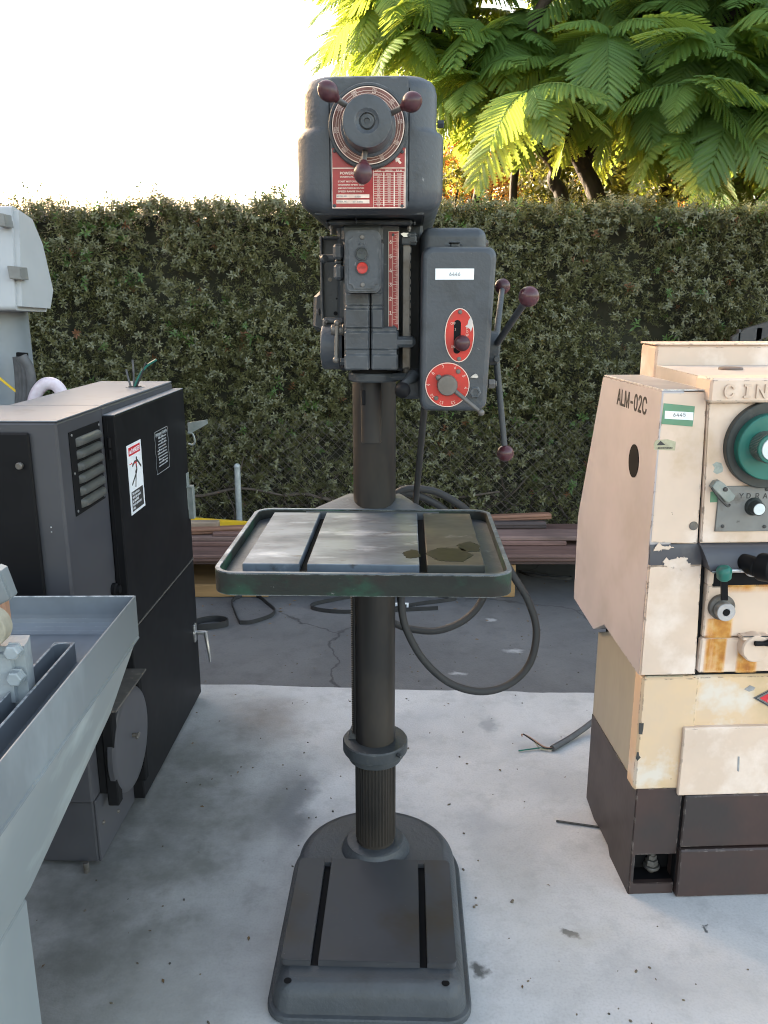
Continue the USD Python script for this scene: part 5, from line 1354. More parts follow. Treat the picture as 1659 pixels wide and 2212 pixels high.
# ------------------------------------------------------------------ pale blue machine with a chip tray, lower left
TF = Frame(0, 0, .6); t_ = TF.at
tm = thing('tray_machine', 'pale blue grey machine with a deep sheet metal chip tray at the lower left', 'machine', TF)
TB = 1.72
cr = t_('H', 845, 228, Y=TB); RZ = cr[2]; RX = cr[0]
XL, YN = RX - 1.15, .30
CZ = t_('H', 690, 725, X=RX)[2]                      # the crease below the upright side
FZ = RZ - .078                                       # tray floor
wt = .004
m = MB().box(RX - wt, RX, YN, TB, CZ, RZ, .001)
put('side_wall', m, tray_side, tm)
put('back_wall', MB().box(XL, RX - wt, TB - wt, TB, CZ, RZ, .001), tray_blue, tm)
fl_ = MB()
fl_.box(XL, RX - wt - .0, YN, TB - wt, FZ - .004, FZ, 0)
for k in range(6):                                   # rolled fillet along the back wall and the side wall
    a0, a1 = math.radians(15 * k), math.radians(15 * (k + 1)); R = .035
    y0, z0, y1, z1 = TB - wt - R + R * math.sin(a0), FZ + R - R * math.cos(a0), TB - wt - R + R * math.sin(a1), FZ + R - R * math.cos(a1)
    fl_.add([[XL, y0, z0 + .0004], [RX - wt, y0, z0 + .0004], [RX - wt, y1, z1 + .0004], [XL, y1, z1 + .0004]], [[0, 1, 2, 3]])
put('tray_floor', fl_, tray_blue, tm, 60)
q1, q2 = t_('H', 672, 970, Y=TB - .02), t_('H', 190, 2050, Y=1.30)
fun = MB()
dz = (q1[2] - q2[2]); xs_ = [RX, q1[0], q2[0]]; zs2 = [CZ, q1[2], q2[2]]
outl = [(RX - .001, CZ), (q1[0], q1[2]), (q2[0], q2[2]), (q2[0], .0), (q2[0] - .5, 0), (XL, CZ)]
rings = []
fun.hull([[x, y, z] for y in (YN, TB - .015) for x, z in ((RX - .0015, CZ), (q1[0] + .004, q1[2]), (XL, CZ))] + [[x, y, q2[2]] for y in (YN, 1.30) for x in (q2[0], XL)])
put('lower_body', fun, tray_lower, tm, 20)
put('pedestal', MB().box(q2[0] - .8, q2[0] - .002, YN, 1.295, 0, q2[2] - .001, .012), tray_lower, tm)
put('weld_seam', MB().tube([[RX + .0005, YN, CZ], [RX + .0005, TB - .01, CZ]], .0035, 6, smooth=False), tray_side, tm)
# raised drain collar in the tray floor
KZ = FZ + .042
k_ = {n: t_('N6', *q, Z=KZ) for n, q in dict(br=(945, 880), bl=(665, 893), fr=(0, 1920), fl=(380, 1190)).items()}
kx1, ky1 = (k_['br'][0] + k_['fr'][0]) / 2, k_['br'][1]; kx0 = (k_['bl'][0] + k_['fl'][0]) / 2
hole = sg.box(kx0, YN + .2, kx1, ky1)
inn = rrect(kx0 + .004, kx1 - .004, YN + .1, ky1 - .004, min(.03, .42 * (kx1 - kx0 - .008)))
put('drain_collar', MB().poly(hole.difference(inn), (0, 0, 0), (1, 0, 0), (0, 1, 0), FZ - .002, KZ, .001), tray_blue, tm, 40)
put('drain_shadow', MB().poly(inn.buffer(.001), (0, 0, 0), (1, 0, 0), (0, 1, 0), FZ - .001, FZ + .002), black_matt, tm)
# cast block with two bolts and the round pieces on it
by = t_('N6', 200, 940, Z=FZ + .12)[1]
B0, B1 = t_('N6', 385, 800, Y=by + .02), t_('N6', 415, 1430, Y=by)
bt = t_('N6', 200, 930, Y=by)[2]
cb = MB()
xa, xb = t_('N6', -60, 930, Y=by)[0] - .1, t_('N6', 300, 950, Y=by)[0]
xs3 = t_('N6', 400, 1200, Y=by)[0]
cb.hull([[x, y, z] for x, y in ((xa, by), (xb, by), (xs3 - .012, by + .02), (xs3 - .02, by + .05), (xa, by + .05)) for z in (FZ - .001, bt)])
cb.hull([[x, y, z] for x in (xa, xb - .02) for y in (by - .012, by + .01) for z in (FZ + .02, bt - .01)])
put('clamp_block', cb, cast_blue, tm, 20)
for q in ((172, 985), (205, 1310)):
    c = t_('N6', *q, Y=by - .015)
    put('bolt', MB().lathe([(.016, 0), (.016, .003), (.0135, .003), (.0135, .016), (.011, .018)], c + [0, .004, 0], (0, -1, 0), 6), cast_blue, tm, 20)
c = t_('N6', 40, 790, Y=by + .08)
put('block_cap', MB().lathe([(.052, 0), (.052, .02), (.048, .028), (.0, .03)], (c[0] - .05, by + .03, bt - .003), (0, 0, 1), 32), look('cap_look', (.55, .58, .62), (.48, .51, .55), 8, rough=.4), tm, 40)
a = [t_('N6', x, y, Y=by + .03) for x, y in ((-80, -30), (0, 0), (128, 335), (115, 360), (0, 420), (-80, 440))]
put('guard_flap', MB().poly(sg.Polygon([(p[0], p[2]) for p in a]), (0, by + .06, 0), EX, EZ, 0, .03, .004), tray_side, tm)
a0, a1 = t_('N6', -10, 380, Y=by + .08), t_('N6', 95, 640, Y=by + .08)
put('guard_block', MB().box(a0[0], a1[0], by + .075, by + .1, a1[2] - .004, a0[2] + .02, .004), copper, tm)
c = t_('N6', -60, 650, Y=by + .01); put('grinding_wheel', MB().lathe([(.034, 0), (.036, .002), (.036, .03), (.034, .032)], c + [-.005, 0, 0], (0, -1, 0), 32), look('wheel_look', (.3, .28, .22), (.24, .22, .17), 40, rough=.8), tm, 30)

# ------------------------------------------------------------------ cream grinding machine on the right
o = WORLD.at('J', 745, 1440, Z=0)
GF = Frame(o[0], o[1], 2.6); g_ = GF.at
gm = thing('grinding_machine', 'cream and maroon grinding machine with rust streaks and a big green dial', 'grinding machine', GF)
XR = .62                                             # how far it runs on to the right, out of the picture


def gf(mb, k, pts, y0, y1, b=0):
    q = [g_(k, *p, Y=y0) for p in pts]
    return mb.poly([(a[0], a[2]) for a in q], (0, y1, 0), EX, EZ, 0, y1 - y0, b)


def gfj(mb, k, pts, y0, y1):
    q = [g_(k, *p, Y=y0) for p in pts]
    return mb.poly(jag(sg.Polygon([(a[0], a[2]) for a in q]), .0022, 3), (0, y1, 0), EX, EZ, 0, y1 - y0)


def gbox(mb, k, x0, y0, x1, y1, Y0, Y1, b=.003):
    a = GF.span(k, x0, y0, x1, y1, Y0)
    return mb.box(a[0], a[1], Y0, Y1, a[2], a[3], b)


BZ = .621; MZ = .312
# base casting: cream above, maroon below; its foot is cut back at the far end
bx1 = g_('J', 1148, 345, Y=0)[0]                     # right edge of the corner post
def ybase(z):
    return np.interp(z, [0, .012, .05], [.17, .385, .385])
post = MB().hull([[x, y, z] for x in (.002, .40) for y, z in ((.004, MZ + .001), (.004, BZ - .003), (.30, BZ - .003), (.385, MZ + .22), (.386, MZ + .001))])
m = MB()
prof = [(.0, MZ), (.0, BZ - .004), (.28, BZ - .004), (.385, MZ + .26), (.386, MZ)]
m.poly(prof, (.0, 0, 0), (0, 1, 0), (0, 0, 1), 0, .09)
put('base_side', m, cream_base_side, gm)
m = MB()
gbox(m, 'J', 840, 30, 1146, 760, -.004, .05, .006)
a = GF.span('J', 840, 30, 1146, 760, -.004)
put('base_post', m, cream_worn, gm)
m = MB()
m.poly([(.0, 0.0), (.0, MZ - .001), (.386, MZ - .001), (.386, .03), (.30, .012), (.25, .02), (.17, .02), (.15, .0)], (-.002, 0, 0), (0, 1, 0), (0, 0, 1), 0, .012)
put('base_side_lower', m, maroon_side, gm)
# maroon corner post with a recessed levelling pocket
ml = g_('J', 780, 760, Y=-.004)[0]; mr = g_('J', 1100, 780, Y=-.004)[0]; zt_ = MZ - .001
pk = GF.span('J', 768, 1190, 1072, 1368, -.004)
front = sg.box(-.001, .0, mr, zt_)
pocket = rrect(pk[0] + .004, pk[1], pk[2], pk[3], .012)
m = MB().poly(front.difference(pocket), (0, .012, 0), EX, EZ, 0, .016, .002)
put('corner_post', m, maroon, gm)
clip_ = sg.box(.003, -.05, 1, 1)
m = MB().poly(pocket.buffer(.012).intersection(clip_), (0, .10, 0), EX, EZ, 0, .004)
m.poly(pocket.buffer(.014).difference(pocket.buffer(.0005)).intersection(clip_), (0, .099, 0), EX, EZ, 0, .088)
put('foot_pocket', m, black_paint, gm)
c = g_('J', 890, 1320, Y=.045); bz_ = pk[2]
put('foot_bolt', MB().cyl((c[0], .045, bz_ - .004), (c[0], .045, bz_ + .07), .008).cyl((c[0], .045, bz_ + .012), (c[0], .045, bz_ + .02), .021).cyl((c[0], .045, bz_ + .02), (c[0], .045, bz_ + .036), .016, seg=6).cyl((c[0], .045, bz_ + .038), (c[0], .045, bz_ + .05), .012, seg=6), worn_steel, gm)
# right hand front of the base: a step, a pale panel, maroon below it
PX = g_('J', 1150, 345, Y=-.012)[0]
a = GF.span('J', 1152, 40, 2200, 348, -.001); put('base_beam', MB().box(a[0], XR, .0, .3, a[2], BZ - .005, .006), cream_worn, gm)
a = GF.span('J', 1122, 362, 2200, 800, -.014); pz0 = a[2]
put('base_panel', MB().box(a[0] - .004, XR, -.014, .05, MZ - .018, a[3] - .0, .003), cream_front, gm)
zl = g_('J', 1090, 1140, Y=-.014)[2]
put('base_panel_lower', MB().box(mr + .004, XR, -.0145, .05, zl, MZ - .019, .003), maroon, gm)
put('kick_plate', MB().box(mr + .002, XR, -.022, .05, .0, zl - .004, .004), maroon, gm)
put('base_back', MB().box(.02, XR, .06, .38, .03, BZ - .01, 0), black_matt, gm)
put('panel_seam', MB().box(mr + .0005, mr + .0045, -.002, .02, .02, pz0 + .33, 0), black_matt, gm)
for pts_ in (((818, 330), (848, 328), (845, 360), (838, 402), (815, 398)), ((805, 520), (815, 518), (818, 540), (828, 552), (805, 575), (797, 560))):
    put('bare_chip', gf(MB(), 'J', pts_, -.0048, -.003), print_dark, gm, False)
put('scratch', gf(MB(), 'J', [(1462, 545), (1474, 547), (1470, 645), (1458, 640)], -.0146, -.0138), print_grey, gm, False)
# upper housing on the left: a big block whose side is cut to a slanting outline
XS = -.012
prof = [(-.006, 1.306), (.425, 1.300), (.585, .868), (.578, .606), (.365, .590), (.275, .640), (-.004, BZ + .002)]
m = MB()
bw_t, bw_b = g_('I', 835, 430, Y=-.006)[0], g_('I', 757, 2070, Y=-.006)[0]
shp = sg.Polygon([(y, z) for y, z in prof])
m.poly(shp.buffer(-.004).buffer(.004, quad_segs=3), (XS - .010, 0, 0), (0, 1, 0), (0, 0, 1), 0, .05)
put('side_housing', m, cream_side, gm, 20)
c = g_('I', 401, 833, X=XS - .0102); q0 = g_('I', 401, 733, X=XS - .0102); q1 = g_('I', 424, 833, X=XS - .0102)
hr = abs(q0[2] - c[2]); hole_ = [(c[1] + .85 * hr * math.cos(t), c[2] + hr * math.sin(t)) for t in np.linspace(0, 6.28, 28)]
put('side_hole', MB().poly([(-y, z) for y, z in hole_], (XS - .0100, 0, 0), (0, -1, 0), (0, 0, 1), 0, .0014), black_matt, gm, False)
t0 = g_('I', 300, 500, X=XS - .0105); t1 = g_('I', 472, 560, X=XS - .0105); t2 = g_('I', 305, 410, X=XS - .0105)
tz = g_('I', 385, 530, X=XS - .0105)[2]; th = abs(t2[2] - g_('I', 305, 500, X=XS - .0105)[2])
m = MB(); xx = 0; TW = t0[1] - t1[1]; 
tm_ = meshkit.text_mesh('ALM-02C', th, .0006, True); v = tm_.vertices.copy(); v[:, 0] *= TW / v[:, 0].max()
m.add(np.c_[np.full(len(v), XS - .0101) - v[:, 2], t0[1] - v[:, 0], t0[2] + v[:, 1] + 0], tm_.faces)
put('stencil_lettering', m, print_dark, gm, False)
# its front: upper panel, black worn band, lower panel
a = GF.span('I', 475, 1315, 775, 1315, -.008); zq = a[2]
fx0 = XS + .0405
up = [(532, 428), (833, 432), (775, 1316), (474, 1312)]
def gpts(k, pts, Y):
    return [(q[0], q[2]) for q in (g_(k, *p, Y=Y) for p in pts)]
pu = gpts('I', up, -.006)
put('housing_front', MB().poly([(XS - .009, pu[3][1]), (pu[2][0] - .001, pu[2][1]), (pu[1][0] - .001, 1.304), (XS - .009, 1.304)], (0, .05, 0), EX, EZ, 0, .056, .004), cream_front, gm, 20)
pl_ = gpts('I', [(495, 1318), (822, 1330), (760, 2072), (470, 2070)], -.012)
zb1 = g_('I', 600, 1440, Y=-.012)[2]
put('housing_front_lower', MB().poly([(XS - .009, BZ + .003), (pl_[2][0], BZ + .003), (pl_[1][0] - .006, zb1), (XS - .009, zb1)], (0, .05, 0), EX, EZ, 0, .062, .004), cream_front, gm, 20)
hood_prof = [(.0, zq - .001), (-.018, zq - .012), (-.026, zq - .03), (-.027, zb1 + .001), (.05, zb1 + .001), (.05, zq - .001)]
put('housing_band', MB().poly([(-y, z) for y, z in hood_prof][::-1], (XS - .0085, 0, 0), (0, -1, 0), (0, 0, 1), -(pl_[1][0] - XS), 0) if False else MB().hull([[x, y, z] for x in (XS - .0085, pl_[1][0] - .008) for y, z in ((-.0065, zq - .001), (-.0105, zq - .012), (-.0125, zb1 + .001), (.04, zb1 + .001), (.04, zq - .001))]), hood_black, gm, 20)
put('peeled_paint', gfj(MB(), 'I', [(512, 1335), (560, 1322), (632, 1335), (600, 1352), (560, 1350), (520, 1362)], -.0118, -.0108), cream_front, gm, False)
put('peeled_paint', gfj(MB(), 'I', [(555, 1420), (640, 1400), (700, 1392), (722, 1412), (735, 1448), (690, 1462), (600, 1452)], -.0134, -.012), cream_front, gm, False)
# top: sloping shoulder and the raised box behind
put('housing_top', MB().hull([[x, y, z] for x, y, z in ((XS - .008, -.003, 1.3065), (bw_t, -.003, 1.3065), (bw_t, .42, 1.3025), (XS - .008, .42, 1.3025), (XS - .008, -.003, 1.3095), (bw_t, -.003, 1.3095), (bw_t, .42, 1.3055), (XS - .008, .42, 1.3055))]), look('grimy_top', (.3, .27, .25), (.2, .185, .175), 5, rough=.45, edge=((.75, .74, .72), .004, .3, .5)), gm, 20)
r0 = g_('I', 530, 163, Y=.48); rx0 = g_('I', 527, 225, Y=.48)[0]; rback = g_('I', 440, 220, X=rx0)[1]
put('rear_box', MB().box(rx0, XR, .48, rback, 1.20, r0[2], .006), cream_front, gm)
put('rear_box_lid', MB().box(rx0 - .004, XR, .476, rback, r0[2] + .0005, r0[2] + .006, .002), cream_front, gm)
h0 = g_('I', 848, 352, Y=-.03); h1 = g_('I', 835, 495, Y=-.03)
HX = (h0[0] + h1[0]) / 2
k0 = g_('I', 530, 283, Y=.478)
m = MB().hull([[HX, -.02, h0[2] - .001], [XR, -.02, h0[2] - .001], [k0[0], .477, k0[2] + .002], [XR, .477, k0[2] + .002], [HX, -.02, h1[2] + .003], [XR, -.02, h1[2] + .003], [k0[0], .477, h1[2] + .003], [XR, .477, h1[2] + .003]])
put('top_shoulder', m, look('top_shoulder_look', (.46, .41, .37), (.38, .345, .315), 4, rough=.42, spots=[((.3, .28, .26), 7, .6, .7)], edge=((.12, .1, .09), .005, .5, .62)), gm, 20)
c = g_('I', 962, 312, Y=.28); put('filler_cap', MB().lathe([(.026, 0), (.026, .012), (.03, .013), (.03, .02), (.028, .022)], (c[0], .28, c[2] - .012), (0, 0, 1), 24), look('cap_brown', (.12, .09, .075), None, 20, rough=.5), gm)
put('name_header', MB().box(HX, XR, -.034, .05, h1[2], h0[2], .005), cream_front, gm)
m = MB()
for ch, x in (('C', 950), ('I', 1045), ('N', 1136), ('C', 1240), ('I', 1330), ('N', 1420)):
    if x < 1200:
        q = g_('I', x - (30 if ch != 'I' else 10), 465, Y=-.0345); m.text(ch, abs(g_('I', 0, 390, Y=-.034)[2] - g_('I', 0, 466, Y=-.034)[2]), q, EX, EZ, .0035, True, 'l', None if ch == 'I' else .0245)
put('cast_lettering', m, look('letter_cream', (.60, .45, .345), (.54, .405, .31), 20, rough=.45), gm, False)
# front panel with the dial
fpx = g_('I', 833, 505, Y=-.012)[0]; fb = g_('I', 790, 1312, Y=-.012)
put('front_panel', MB().poly([(fb[0], fb[2]), (XR, fb[2]), (XR, h1[2] - .001), (fpx, h1[2] - .001)], (0, .06, 0), EX, EZ, 0, .072, .004), cream_front, gm, 20)
put('panel_gap', MB().hull([[x, .0, z] for x, z in ((fb[0] - .006, BZ), (fb[0] + .03, BZ), (fpx + .02, h1[2]), (fpx - .004, h1[2]))] + [[x, .03, z] for x, z in ((fb[0] - .006, BZ), (fb[0] + .03, BZ), (fpx + .02, h1[2]), (fpx - .004, h1[2]))]), black_matt, gm)
dc = g_('N2', 890, 960, Y=-.03); dl = g_('N2', 352, 960, Y=-.03); DR = abs(dc[0] - dl[0])
put('dial_plate', MB().lathe([(DR * 1.0, -.02), (DR, .010), (DR - .002, .012), (.02, .012)], (dc[0], -.018, dc[2]), (0, -1, 0), 64), dial_black, gm, 35)
gr_ = abs(g_('N2', 900, 980, Y=-.05)[0] - g_('N2', 495, 980, Y=-.05)[0]); gc = g_('N2', 900, 985, Y=-.05)
put('dial_ring', MB().lathe([(gr_, 0), (gr_, .02), (gr_ - .002, .022), (.02, .022)], (gc[0], -.030, gc[2]), (0, -1, 0), 64), teal, gm, 35)
kc = g_('N2', 935, 1010, Y=-.09); kr = abs(kc[0] - g_('N2', 758, 1010, Y=-.09)[0])
kn = MB().lathe([(kr * 1.05, 0), (kr * 1.02, .03), (kr, .038), (kr - .003, .040), (.0, .040)], (kc[0] - .002, -.052, kc[2] + .001), (0, -1, 0), 48)
knob_ = put('dial_knob', kn, teal, gm, 35)
m = MB()
for k in range(60):
    a = 2 * math.pi * k / 60; p = np.array([kc[0] - .002 + kr * 1.045 * math.cos(a), -.053, kc[2] + .001 + kr * 1.045 * math.sin(a)])
    m.tube([p, p + [0, -.032, 0]], .0011, 4, smooth=False)
put('knurling', m, look('knurl_look', (.10, .11, .1), (.16, .16, .14), 60, rough=.5), knob_, 30, kind='stuff')
put('knob_face', MB().lathe([(kr * .8, 0), (kr * .78, .003), (0, .004)], (kc[0] - .002, -.0915, kc[2] + .001), (0, -1, 0), 40), dial_white, knob_)
# stickers
def sticker(pts, Y, mt, name='sticker'):
    return put(name, MB().poly(sg.Polygon(gpts('I', pts, Y)), (0, Y + .0008, 0), EX, EZ, 0, .0008), mt, gm, False)


sticker([(575, 498), (756, 516), (742, 634), (560, 618)], -.0070, sticker_green)
st2 = sticker([(582, 542), (747, 551), (745, 597), (580, 588)], -.0078, white_print, 'stock_label')
q = g_('I', 665, 576, Y=-.0079); put('lettering', MB().text('6445', .0085, q, EX, EZ, .0003, False, 'c'), print_dark, st2, False)
st3 = sticker([(528, 712), (600, 708), (645, 722), (640, 772), (520, 768), (518, 735)], -.0070, sticker_gold, 'inventory_sticker')
m = MB().text('INVENTORIED', .0042, g_('I', 582, 763, Y=-.0072), EX, EZ, .0003, True, 'c', .034)
m.poly(gpts('I', [(533, 742), (556, 716), (584, 740)], -.0072), (0, -.0072, 0), EX, EZ, 0, .0003)
put('printing', m, print_dark, st3, False)
put('torn_sticker', MB().poly(sg.Polygon(gpts('N2', [(175, 1200), (225, 1165), (285, 1180), (310, 1240), (300, 1290), (230, 1320), (185, 1290), (205, 1240)], -.0126)), (0, -.012, 0), EX, EZ, 0, .0006), look('torn_look', (.38, .42, .38), (.25, .28, .25), 60, rough=.5), gm, False)
put('torn_sticker', MB().poly(sg.Polygon(gpts('N2', [(150, 1540), (370, 1480), (330, 1660), (145, 1670)], -.0126)), (0, -.012, 0), EX, EZ, 0, .0006), sticker_green, gm, False)
# lock and control plate
w = GF.span('N2', 262, 1470, 2200, 2008, -.016)
cp = put('control_plate', MB().box(w[0], XR, -.017, -.011, w[2], w[3], .001), plate_grey, gm)
m = MB()
for ch, x in (('Y', 530), ('D', 622), ('R', 730), ('A', 828)):
    m.text(ch, abs(g_('N2', 0, 1555, Y=-.017)[2] - g_('N2', 0, 1618, Y=-.017)[2]), g_('N2', x, 1618, Y=-.0171), EX, EZ, .0004, True, 'c')
m.text('JH', .0042, g_('N2', 490, 1918, Y=-.0171), EX, EZ, .0004, False, 'c')
put('printing', m, print_dark, cp, False)
for x, y in ((300, 1965), (820, 1970), (852, 1508)):
    put('screw', MB().lathe([(.0042, 0), (.004, .0016), (.0012, .0026)], g_('N2', x, y, Y=-.0172), (0, -1, 0), 14), print_dark, cp)
kc2 = g_('N2', 765, 1762, Y=-.045)
pk_ = put('plate_knob', MB().lathe([(.0215, 0), (.0195, .005), (.0165, .008), (.0155, .026), (.0148, .027)], (kc2[0] - .001, -.0172, kc2[2] + .001), (0, -1, 0), 32), dial_black, gm, 35)
put('knob_cap', MB().lathe([(.0134, 0), (.0130, .0016), (0, .003)], (kc2[0] - .001, -.0440, kc2[2] + .001), (0, -1, 0), 28), dial_white, pk_)
m = MB(); pts_ = [(165, 1480), (215, 1410), (270, 1398), (330, 1440), (465, 1590), (440, 1640), (385, 1670), (345, 1660)]
m.poly(sg.Polygon(gpts('N2', pts_, -.028)).buffer(-.002).buffer(.002), (0, -.012, 0), EX, EZ, 0, .016, .002)
put('hasp', m, zinc, gm); 
put('hasp_ring', MB().tube([g_('N2', x, y, Y=-.030) for x, y in ((170, 1490), (225, 1570), (300, 1660), (370, 1715), (395, 1690))], .0028, 6, 5), print_dark, gm)
put('hasp_rivet', MB().lathe([(.0055, 0), (.005, .003), (.002, .004)], g_('N2', 336, 1507, Y=-.0282), (0, -1, 0), 16), print_dark, gm)
c = g_('I', 748, 1210, Y=-.0062); put('screw', MB().lathe([(.0105, 0), (.010, .002), (.004, .003)], c, (0, -1, 0), 20), worn_steel, gm)
# dark hood, lever, drawer fronts with rust
hz0, hz1 = g_('N3', 0, 115, Y=-.014)[2], g_('N3', 0, 425, Y=-.05)[2]
hx0 = g_('N3', 150, 120, Y=-.014)[0]; hx1_ = g_('N3', 275, 425, Y=-.05)[0]
m = MB()
sec = [(-.012, hz0 - .001), (-.03, hz0 - .008), (-.043, hz0 - .022), (-.050, hz0 - .042), (-.0535, hz1 + .006), (-.052, hz1), (.03, hz1), (.03, hz0 - .001)]
m.loft([np.array([[hx0 + (hx1_ - hx0) * np.clip((hz0 - z) / (hz0 - hz1), 0, 1) ** 1.6, y, z] for y, z in sec]), np.array([[XR, y, z] for y, z in sec])])
put('hood', m, hood_black, gm, 35)
put('hood_edge', MB().box(hx1_ + .001, XR, -.0545, -.0525, hz1 - .002, hz1 + .003, .0008), bright_steel, gm)
put('hood_shadow_slot', gbox(MB(), 'N3', 305, 440, 2200, 560, -.012, .03, 0), black_matt, gm)
xg = g_('N3', 150, 1140, Y=-.01)[0]
za, zb_ = g_('N3', 0, 566, Y=-.012)[2], g_('N3', 0, 1143, Y=-.012)[2]
zc_ = g_('N3', 0, 1520, Y=-.014)[2]
put('upper_drawer', MB().box(xg + .006, XR, -.012, .03, zb_ + .002, za, .003), cream_front, gm)
put('drawer_trim', MB().box(xg + .004, g_('N3', 300, 600, Y=-.012)[0], -.0135, .02, za + .0005, hz1 + .0, .003), cream_front, gm)
put('lower_drawer', MB().box(xg + .002, XR, -.016, .03, zc_, zb_ - .001, .004), cream_front, gm)
put('drawer_gap', MB().box(xg - .002, XR, .004, .03, BZ - .005, zc_ - .001, 0), black_matt, gm)
rust = usdkit.material(stage, '/World/Looks/rust_streak', {
    'g': ('geometry', {}), 'm': ('mapping', {'scale': (26, 1, 3.2)}), 'n': ('noise_texture', {'scale': 1., 'detail': 6., 'roughness': .65}),
    'n2': ('noise_texture', {'scale': 38., 'detail': 5.}), 'r': ('rgb_ramp', {'ramp': [(.3, (.32, .11, .012)), (.5, (.46, .2, .03)), (.72, (.56, .36, .14))]}),
    'f': ('rgb_ramp', {'ramp': [(.40, (1, 1, 1)), (.72, (.1, .1, .1))]}), 'uv': ('attribute', {'attribute': 'fade'}), 'mu': ('math', {'math_type': 'multiply'}), 'bw': ('rgb_to_bw', {}),
    'p': ('principled_bsdf', {'roughness': .55}), 't': ('transparent_bsdf', {}), 'mx': ('mix_closure', {})},
    [('g.position', 'm.vector'), ('m.vector', 'n.vector'), ('g.position', 'n2.vector'), ('n2.fac', 'r.fac'), ('r.color', 'p.base_color'), ('n.fac', 'f.fac'), ('f.color', 'bw.color'), ('bw.val', 'mu.value1'), ('uv.fac', 'mu.value2'),
     ('mu.value', 'mx.fac'), ('t.BSDF', 'mx.closure1'), ('p.BSDF', 'mx.closure2')], surface='mx.closure')


def streak(k, x0, y0, x1, y1, Y, top=1.0, bot=1.0):
    a = GF.span(k, x0, y0, x1, y1, Y); nx, nz = 13, 11; v, f, w = [], [], []
    for i in range(nz):
        for j in range(nx):
            s, t = j / (nx - 1), i / (nz - 1)
            v.append([a[0] + (a[1] - a[0]) * s, Y, a[3] + (a[2] - a[3]) * t]); w.append(1.5 * min(1, 1.9 * math.sin(math.pi * s) ** .9) * (top + (bot - top) * t) * min(1, 8 * (1 - t) + .3))
    for i in range(nz - 1):
        for j in range(nx - 1):
            q = i * nx + j; f += [[q, q + nx, q + nx + 1], [q, q + nx + 1, q + 1]]
    path = gm + '/' + numbered(gm, 'rust_streak')
    ms = usdkit.mesh(stage, path, (np.array(v), np.array(f)), rust)
    UsdGeom.PrimvarsAPI(ms).CreatePrimvar('fade', Sdf.ValueTypeNames.FloatArray, 'vertex').Set(Vt.FloatArray([float(q) for q in w]))


streak('N3', 225, 930, 500, 1142, -.0126, 1.25, 1.05); streak('N3', 215, 1150, 420, 1515, -.0166, 1.2, .9); streak('N3', 560, 1240, 770, 1515, -.0166, 1.1, 1.0); streak('N3', 400, 566, 1500, 640, -.0126, .8, .0)
lc = g_('N3', 405, 815, Y=-.025); lr = abs(lc[0] - g_('N3', 265, 815, Y=-.025)[0])
put('lever_boss', MB().lathe([(lr, 0), (lr, .010), (lr - .002, .012), (lr * .8, .012)], (lc[0], -.012, lc[2]), (0, -1, 0), 40), worn_steel, gm, 35)
c2 = g_('N3', 440, 860, Y=-.045); r2_ = abs(c2[0] - g_('N3', 340, 860, Y=-.045)[0])
put('lever_cap', MB().lathe([(r2_, 0), (r2_, .02), (r2_ - .001, .021), (.009, .021), (.008, .017), (0, .017)], (c2[0], -.026, c2[2]), (0, -1, 0), 36), bright_steel, gm, 35)
put('cap_hole', MB().cyl((c2[0], -.0425, c2[2]), (c2[0], -.0478, c2[2]), .0078, b=0), black_matt, gm)
l0, l1 = g_('N3', 420, 725, Y=-.042), g_('N3', 418, 500, Y=-.068)
put('lever_arm', MB().hull([p + [dx, dy, 0] for p in (l0, l1) for dx in (-.0075, .0075) for dy in (-.003, .003)]), black_paint, gm)
l2 = g_('N3', 418, 505, Y=-.07); l3 = g_('N3', 418, 368, Y=-.076)
put('lever_grip', MB().lathe([(.010, 0), (.016, .006), (.017, .02), (.017, np.linalg.norm(l3 - l2) - .008), (.014, np.linalg.norm(l3 - l2) - .002), (.009, np.linalg.norm(l3 - l2))], l2, l3 - l2, 24), teal, gm, 50)
c = g_('N3', 755, 375, Y=-.08); put('hood_knob', MB().lathe([(.02, -.03), (.022, 0), (.022, .02), (.018, .024)], c + [0, .02, 0], (.35, -1, 0), 28).lathe([(.03, .02), (.032, .024), (.032, .05), (.028, .055)], c + [0, .02, 0], (.75, -1, .1), 32), black_paint, gm, 35)
a = [g_('N3', x, y, Y=-.056) for x, y in ((480, 408), (640, 408), (700, 450), (800, 448))]
put('chrome_arm', MB().tube(a, .005, 8, 5), bright_steel, gm, 60)
lk = g_('N3', 755, 1120, Y=-.03)
put('drawer_lock', MB().lathe([(.034, 0), (.034, .030), (.031, .034)], (lk[0], -.010, zb_ - .018), (0, -1, 0), 32).box(lk[0] - .035, lk[0] + .035, -.04, -.012, zb_ + .002, zb_ + .012, .003), cream_front, gm, 30)
c = g_('N3', 745, 1085, Y=-.044); put('lock_slot', MB().box(lk[0] - .033, lk[0] + .033, -.0415, -.039, zb_ + .012, zb_ + .0145, .0005), print_dark, gm)
a = [g_('N3', x, y, Y=-.05) for x, y in ((755, 1200), (850, 1200), (950, 1190))]
put('drawer_toggle', MB().tube(a, [.006, .0055, .011], 8, 4), black_paint, gm, 50)
